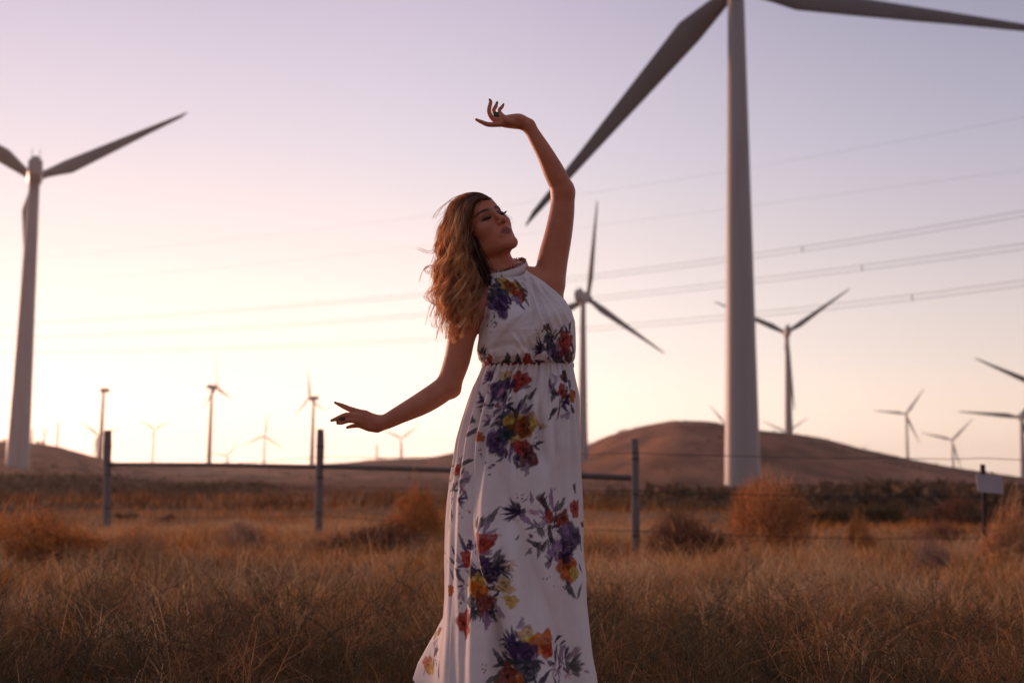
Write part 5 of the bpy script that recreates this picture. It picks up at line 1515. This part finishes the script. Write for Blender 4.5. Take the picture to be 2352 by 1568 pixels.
# sparse far tufts
x, y, r = wedge(16000, 30.0, 120.0, 0.52, 2)
h = 0.15 + 0.25 * vr.uniform(0.3, 1.3, len(x))
parts_.append(blades(x, y, h, vr.uniform(0.02, 0.05, len(x)), vr.uniform(0.1, 0.8, len(x)), ground_colour(x, y) * vr.uniform(0.7, 1.4, (len(x), 1)), 1))
off, Vs, Fs, Cs = 0, [], [], []
for V, F, C in parts_:
    Vs.append(V); Fs.append(F + off); Cs.append(C); off += len(V)
gm = npmesh('grass', np.concatenate(Vs), np.concatenate(Fs)); setcol(gm, np.concatenate(Cs))
grass_m = mat('dry_grass', (0.3, 0.15, 0.08), 0.8, 0.1, 3, spec=0.1, attr='Col', trans=0.30)
tag(mobj('grass', gm, grass_m), 'dry tawny grass covering the field', 'grass', kind='stuff')

# twig bundles as raw arrays: list of polylines -> 3 sided tubes
def tubes3(P, R, C):
    """P (n,k,3) R (n,k) C (n,3)"""
    n, k, _ = P.shape
    T = np.gradient(P, axis=1); T /= np.linalg.norm(T, axis=2, keepdims=True) + 1e-9
    ref = np.array([0.37, 0.81, 0.45]); A = np.cross(T, ref); A /= np.linalg.norm(A, axis=2, keepdims=True) + 1e-9; B = np.cross(T, A)
    V = np.stack([P + R[..., None] * (math.cos(a) * A + math.sin(a) * B) for a in (0, 2.094, 4.189)], 2)
    idx = np.arange(n * k * 3).reshape(n, k, 3)
    F = np.stack([np.stack([idx[:, :-1, i], idx[:, :-1, (i + 1) % 3], idx[:, 1:, (i + 1) % 3], idx[:, 1:, i]], -1) for i in range(3)], 2).reshape(-1, 4)
    return V.reshape(-1, 3), F, np.repeat(C[:, None], k * 3, 1).reshape(-1, 3)

def grow(n_stem, n_sub, n_twig, size, spread, curl, c0, c1, r0=0.004, leaf=0):
    """branching plant of about unit size (metres = size); returns stem arrays and twig arrays"""
    k = 4; t = np.linspace(0, 1, k)
    def lines(o, d, L, crl, rr, cc):
        n = len(o); side = np.cross(d, vr.normal(size=(n, 3))); side /= np.linalg.norm(side, axis=1, keepdims=True) + 1e-9
        P = o[:, None] + d[:, None] * (L[:, None] * t[None])[..., None] + side[:, None] * (crl * L[:, None] * (t[None] ** 2))[..., None]
        return P, rr[:, None] * (1 - 0.75 * t[None]), cc
    a = vr.uniform(0, 6.28, n_stem); e = vr.uniform(0.15, 1, n_stem) * spread
    d0 = np.stack([np.cos(a) * np.sin(e), np.sin(a) * np.sin(e), np.cos(e)], 1)
    o0 = np.zeros((n_stem, 3)); o0[:, :2] = vr.normal(0, 0.04 * size, (n_stem, 2))
    P0 = lines(o0, d0, size * vr.uniform(0.5, 0.95, n_stem), curl, np.full(n_stem, r0), np.tile(c0, (n_stem, 1)) * vr.uniform(0.7, 1.2, (n_stem, 1)))
    def child(P, n, Lr, r, c, crl):
        i = vr.integers(len(P), size=n); s = vr.uniform(0.2, 1.0, n) * (k - 1); j = np.minimum(s.astype(int), k - 2); f = (s - j)[:, None]
        o = P[i, j] * (1 - f) + P[i, j + 1] * f
        d = P[i, j + 1] - P[i, j]; d /= np.linalg.norm(d, axis=1, keepdims=True) + 1e-9
        d = d + vr.normal(0, 0.65, (n, 3)); d[:, 2] += 0.12; d /= np.linalg.norm(d, axis=1, keepdims=True)
        return lines(o, d, size * vr.uniform(0.5, 1.3, n) * Lr, crl, np.full(n, r), np.tile(c, (n, 1)) * vr.uniform(0.6, 1.45, (n, 1)))
    P1 = child(P0[0], n_sub, 0.34, r0 * 0.55, c0 * 0.5 + c1 * 0.5, curl)
    P2 = child(P1[0], n_twig, 0.17, r0 * 0.34, c1, curl * 1.3)
    def cat(*a):
        return [np.concatenate(v) for v in zip(*a)]
    for Pz in (P0, P1, P2):
        Pz[0][..., 2] = np.maximum(Pz[0][..., 2], -0.02)
    return cat(P0), cat(P1, P2)

# foreground weeds: one mass of curling stems nobody could count
var = []
for k in range(7):
    cw = [np.array([0.11, 0.085, 0.045]), np.array([0.08, 0.068, 0.040]), np.array([0.20, 0.10, 0.045]), np.array([0.32, 0.16, 0.075])][k % 4]
    s, tw = grow(6, 18, 32, 0.42, 0.9, 0.35, cw * 1.3, cw, 0.0024)
    var.append([np.concatenate(v) for v in zip(s, tw)])
x, y, r = wedge(520, 3.75, 6.6, 0.50)
keep = vr.uniform(size=len(x)) < 1.15 - sstep(4.4, 7.0, r) * 0.85
x, y = x[keep], y[keep]; z = ground(x, y)
PP, RR_, CC = [], [], []
for i in range(len(x)):
    P, R, C = var[int(vr.integers(7))]
    a = vr.uniform(0, 6.28); s = vr.uniform(0.6, 1.15)
    M = np.array([[math.cos(a), -math.sin(a), 0], [math.sin(a), math.cos(a), 0], [0, 0, vr.uniform(0.6, 0.95)]]) * s
    PP.append(P @ M.T + np.array([x[i], y[i], z[i]])); RR_.append(R); CC.append(C * vr.uniform(0.6, 1.4))
V, F, C = tubes3(np.concatenate(PP), np.concatenate(RR_), np.concatenate(CC))
wm_ = npmesh('weeds', V, F); setcol(wm_, C)
weed_m = mat('weed_stems', (0.1, 0.06, 0.03), 0.8, 0.1, 5, spec=0.1, attr='Col', trans=0.15)
tag(mobj('weeds', wm_, weed_m), 'dark curling dry weeds along the bottom of the frame', 'weeds', kind='stuff')

# shrubs: five kinds of ball, each placed as its own thing
shrub_m = mat('shrub_twigs', (0.2, 0.08, 0.04), 0.85, 0.12, 4, spec=0.08, attr='Col', trans=0.18)
kinds = {}
for nm, c0, c1, fuzz in (('tumble', (0.22, 0.10, 0.05), (0.62, 0.30, 0.125), 0.10), ('rust', (0.22, 0.10, 0.05), (0.66, 0.29, 0.09), 0.22), ('umber', (0.11, 0.06, 0.042), (0.33, 0.165, 0.095), 0.2), ('mauve', (0.15, 0.10, 0.085), (0.44, 0.265, 0.20), 0.22), ('olive', (0.06, 0.045, 0.028), (0.115, 0.085, 0.048), 0.16), ('straw', (0.32, 0.18, 0.10), (0.72, 0.41, 0.20), 0.26)):
    ms = []
    n = 40                                          # main stems, from the root to the rim (unit dome)
    a = vr.uniform(0, 6.28, n); e = np.arccos(vr.uniform(0.05, 1, n))
    D_ = np.stack([np.cos(a) * np.sin(e), np.sin(a) * np.sin(e), np.cos(e)], 1)
    t4 = np.linspace(0, 1, 5)
    P = D_[:, None] * (t4[None] * vr.uniform(0.6, 0.95, (n, 1)))[..., None] + vr.normal(0, 0.03, (n, 5, 3)) * t4[None, :, None]
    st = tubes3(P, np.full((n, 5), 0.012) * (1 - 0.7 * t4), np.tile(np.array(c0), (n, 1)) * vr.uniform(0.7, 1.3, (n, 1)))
    n = 3000 if nm == 'tumble' else 1900                                        # fine twigs filling the dome, denser towards the rim, in uneven lumps
    a = vr.uniform(0, 6.28, n); e = np.arccos(vr.uniform(0.0, 1, n)); D_ = np.stack([np.cos(a) * np.sin(e), np.sin(a) * np.sin(e), np.cos(e)], 1)
    lump = (0.74 if nm == 'tumble' else 0.45) + (0.42 if nm == 'tumble' else 0.85) * fbm(D_[:, 0] * 2.3 + D_[:, 2] * 1.7 + 9, D_[:, 1] * 2.3 + D_[:, 2], int(fuzz * 1000))
    rr = vr.uniform(0.15, 1, n) ** 0.45 * lump
    SQ = np.sign(D_) * np.abs(D_) ** (0.62 if nm == 'tumble' else 0.75)      # fuller shoulders than a plain dome
    O = SQ * rr[:, None] * 0.93
    d = D_ * 0.8 + vr.normal(0, 0.6, (n, 3)); d[:, 2] += 0.25 if nm == 'tumble' else 0.9; d /= np.linalg.norm(d, axis=1, keepdims=True)
    sd_ = np.cross(d, vr.normal(size=(n, 3))); L = vr.uniform(0.5, 1.6, n) * (fuzz + 0.06)
    t3 = np.linspace(0, 1, 4)
    P = O[:, None] + d[:, None] * (L[:, None] * t3[None])[..., None] + sd_[:, None] * (0.5 * L[:, None] * t3[None] ** 2)[..., None]
    P[..., 2] = np.maximum(P[..., 2], 0.0)
    if nm != 'tumble':
        nl_ = 90                                    # long bare stems breaking the outline
        P[:nl_] = O[:nl_, None] * 0.2 + (D_[:nl_] * [1, 1, 0.75] + vr.normal(0, 0.15, (nl_, 3)))[:, None] * (vr.uniform(0.6, 1.25, (nl_, 1)) * t3[None])[..., None]
        P[..., 2] = np.maximum(P[..., 2], 0.0)
        P[..., :2] += (0.35 * np.stack([np.sin(P[..., 1] * 2.1 + fuzz * 40), np.sin(P[..., 0] * 2.3 + fuzz * 70)], -1))
        P[..., 2] *= 0.75 + 0.45 * np.sin(P[..., 0] * 2.6 + fuzz * 30) * np.cos(P[..., 1] * 1.9)
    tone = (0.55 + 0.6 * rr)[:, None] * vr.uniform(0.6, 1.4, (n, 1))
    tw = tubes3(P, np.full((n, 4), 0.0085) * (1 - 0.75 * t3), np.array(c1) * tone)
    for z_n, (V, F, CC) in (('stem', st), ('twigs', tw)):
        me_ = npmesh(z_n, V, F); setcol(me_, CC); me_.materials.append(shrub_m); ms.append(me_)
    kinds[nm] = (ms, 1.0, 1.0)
SH = [((1768, 1236), 172, 150, 13.4, 'tumble', 'tall round tumbleweed in front of the largest turbine tower'),
      ((1606, 1296), 200, 138, 11.4, 'umber', 'dark brown shrub just right of the right fence post'),
      ((1985, 1272), 118, 84, 12.6, 'rust', 'small rust-coloured bush right of the tumbleweed'),
      ((955, 1256), 190, 128, 13.8, 'rust', 'orange bush showing left of the dress at thigh height'),
      ((845, 1294), 250, 104, 11.3, 'umber', 'dark shrub at the foot of the middle fence post'),
      ((110, 1312), 340, 130, 9.9, 'rust', 'wide orange bush at the left edge of the field'),
      ((318, 1322), 190, 112, 9.4, 'straw', 'straw-coloured bush beneath the left fence post'),
      ((565, 1262), 170, 62, 13.0, 'mauve', 'low greyish-mauve bush between the two left posts'),
      ((2128, 1232), 140, 40, 15.0, 'umber', 'low dark bush left of the sign post'),
      ((2335, 1300), 150, 140, 10.8, 'straw', 'tan bush right of the sign post at the frame edge'),
      ((2150, 1330), 170, 84, 9.6, 'mauve', 'grey-mauve bush at the foot of the sign post'),
      ((1880, 1196), 130, 66, 21.0, 'olive', 'dark olive shrub right behind the tumbleweed'),
      ((2010, 1190), 190, 66, 22.5, 'olive', 'widest dark olive shrub in the right middle distance'),
      ((2160, 1182), 150, 54, 25.0, 'umber', 'brown shrub in the distance just left of the sign'),
      ((2300, 1186), 150, 50, 24.0, 'olive', 'dark shrub in the distance behind the sign post'),
      ((1505, 1146), 120, 34, 45.0, 'umber', 'small distant dark shrub right beside the right fence post'),
      ((1960, 1124), 60, 22, 75.0, 'olive', 'tiny dark shrub at the foot of the right hill'),
      ((2098, 1128), 62, 20, 75.0, 'olive', 'tiny dark shrub at the hill foot, nearer the sign'),
      ((290, 1192), 54, 22, 24.0, 'olive', 'small dark green shrub right of the left fence post'),
      ((386, 1194), 34, 20, 24.0, 'umber', 'smallest brown shrub right of the left fence post'),
      ((648, 1166), 66, 20, 34.0, 'olive', 'small dark shrub left of the middle fence post in the distance'),
      ((1690, 1330), 170, 70, 9.2, 'straw', 'pale straw bush low in front of the tumbleweed'),
      ((1400, 1290), 130, 50, 11.0, 'umber', 'low dark bush beside the right side of the skirt')]
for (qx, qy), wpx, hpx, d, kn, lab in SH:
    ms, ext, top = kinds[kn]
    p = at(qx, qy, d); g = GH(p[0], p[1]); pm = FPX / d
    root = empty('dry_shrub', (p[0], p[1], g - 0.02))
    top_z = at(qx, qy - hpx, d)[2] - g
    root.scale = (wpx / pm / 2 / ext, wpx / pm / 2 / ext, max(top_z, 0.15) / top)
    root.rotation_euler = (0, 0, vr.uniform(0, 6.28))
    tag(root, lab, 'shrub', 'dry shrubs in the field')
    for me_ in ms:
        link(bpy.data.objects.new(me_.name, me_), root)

# low dark scrub that reads as one band before the hills
n = 4200
r = vr.uniform(36, 120, n); a = vr.uniform(-0.52, 0.52, n)
x, y = r * np.sin(a), r * np.cos(a)
msk = np.maximum(sstep(0.56, 0.66, fbm(x * 0.03 + 7, y * 0.085, 51)) * (r < 75), np.maximum(sstep(0.06, 0.16, x / r) * (r < 85), sstep(0.18, 0.26, -x / r) * (r > 55)))
keep = vr.uniform(size=n) < msk; x, y, r = x[keep], y[keep], r[keep]
m = 12
cx = np.repeat(x, m) + vr.normal(0, 0.5, len(x) * m); cyv = np.repeat(y, m) + vr.normal(0, 0.5, len(x) * m)
hh = np.repeat(vr.uniform(0.05, 0.38, len(x)), m)
cz = ground(cx, cyv) + hh * vr.uniform(0, 1, len(cx)) * np.exp(-((cx - np.repeat(x, m)) ** 2 + (cyv - np.repeat(y, m)) ** 2))
tri = vr.normal(0, 0.16, (len(cx), 3, 3)) + np.stack([cx, cyv, cz], -1)[:, None]
bm_ = npmesh('scrub', tri.reshape(-1, 3), np.arange(len(cx) * 3).reshape(-1, 3), smooth=False)
cb = np.array([0.13, 0.085, 0.052]) * vr.uniform(0.6, 1.6, (len(cx), 1)); setcol(bm_, np.repeat(cb, 3, 0))
tag(mobj('scrub', bm_, shrub_m), 'band of low dark scrub below the hills', 'scrub', kind='stuff')

# scattered scrub on the hill slopes
n = 900
a = vr.uniform(-0.5, 0.5, n); rf = vr.uniform(0.5, 1.0, n); r = rf * np.interp(a, _azf, _rrf)
x, y = r * np.sin(a), r * np.cos(a); m = 9
k_ = vr.uniform(size=n) < sstep(0.45, 0.6, fbm(x * 0.03, y * 0.03, 301)) + 0.12
x, y = x[k_], y[k_]
sz = np.repeat(vr.uniform(0.2, 0.8, len(x)), m)
cx = np.repeat(x, m) + vr.normal(0, 1, len(x) * m) * sz; cyv = np.repeat(y, m) + vr.normal(0, 1, len(x) * m) * sz
cz = ground(cx, cyv) + sz * vr.uniform(0, 0.9, len(cx))
tri = vr.normal(0, 0.35, (len(cx), 3, 3)) * sz[:, None, None] + np.stack([cx, cyv, cz], -1)[:, None]
hm_ = npmesh('hill_scrub', tri.reshape(-1, 3), np.arange(len(cx) * 3).reshape(-1, 3), smooth=False)
setcol(hm_, np.repeat(np.array([0.12, 0.075, 0.048]) * vr.uniform(0.6, 1.5, (len(cx), 1)), 3, 0))
tag(mobj('hill_scrub', hm_, shrub_m), 'sparse dark scrub dotted over the hills', 'scrub', kind='stuff')

# two bleached branches lying in the grass
bleach = mat('bleached_branch', (0.42, 0.25, 0.18), 0.85, 0.15, 20, bump=0.3)
for pts, d, lab in (([(1672, 1428), (1700, 1414), (1735, 1402), (1786, 1392)], 7.0, 'pale bleached branch lying in the grass, left of a second one'),
                    ([(1800, 1424), (1838, 1420), (1870, 1412), (1892, 1408)], 6.9, 'pale bleached branch lying in the grass, the right of two')):
    P = np.array([at(a, b, d + 0.05 * i) for i, (a, b) in enumerate(pts)])
    o0 = P[0].copy(); m = MB().tube(P - o0, np.linspace(0.010, 0.006, len(P)), n=7)
    o = m.build('dry_branch', bleach); o.location = o0
    tag(o, lab, 'branch', 'bleached branches')
# ------------------------------------------------------------------ evening haze: one closed box of thin even air
hz = bpy.data.materials.new('evening_haze'); hz.use_nodes = True
hn, hl_ = hz.node_tree.nodes, hz.node_tree.links
hn.remove(hn['Principled BSDF'])
pv = hn.new('ShaderNodeVolumePrincipled')
pv.inputs['Color'].default_value = (1.0, 0.93, 0.88, 1)
pv.inputs['Density'].default_value = 0.00020
pv.inputs['Anisotropy'].default_value = 0.72
hl_.new(pv.outputs[0], hn['Material Output'].inputs['Volume'])
hzo = MB().box((0, 1150.0, 26.0), (5200.0, 3300.0, 116.0)).build('haze', hz, smooth=False)
tag(hzo, 'thin warm evening haze over the whole plain', 'haze', kind='stuff')
scene.cycles.volume_bounces = 1
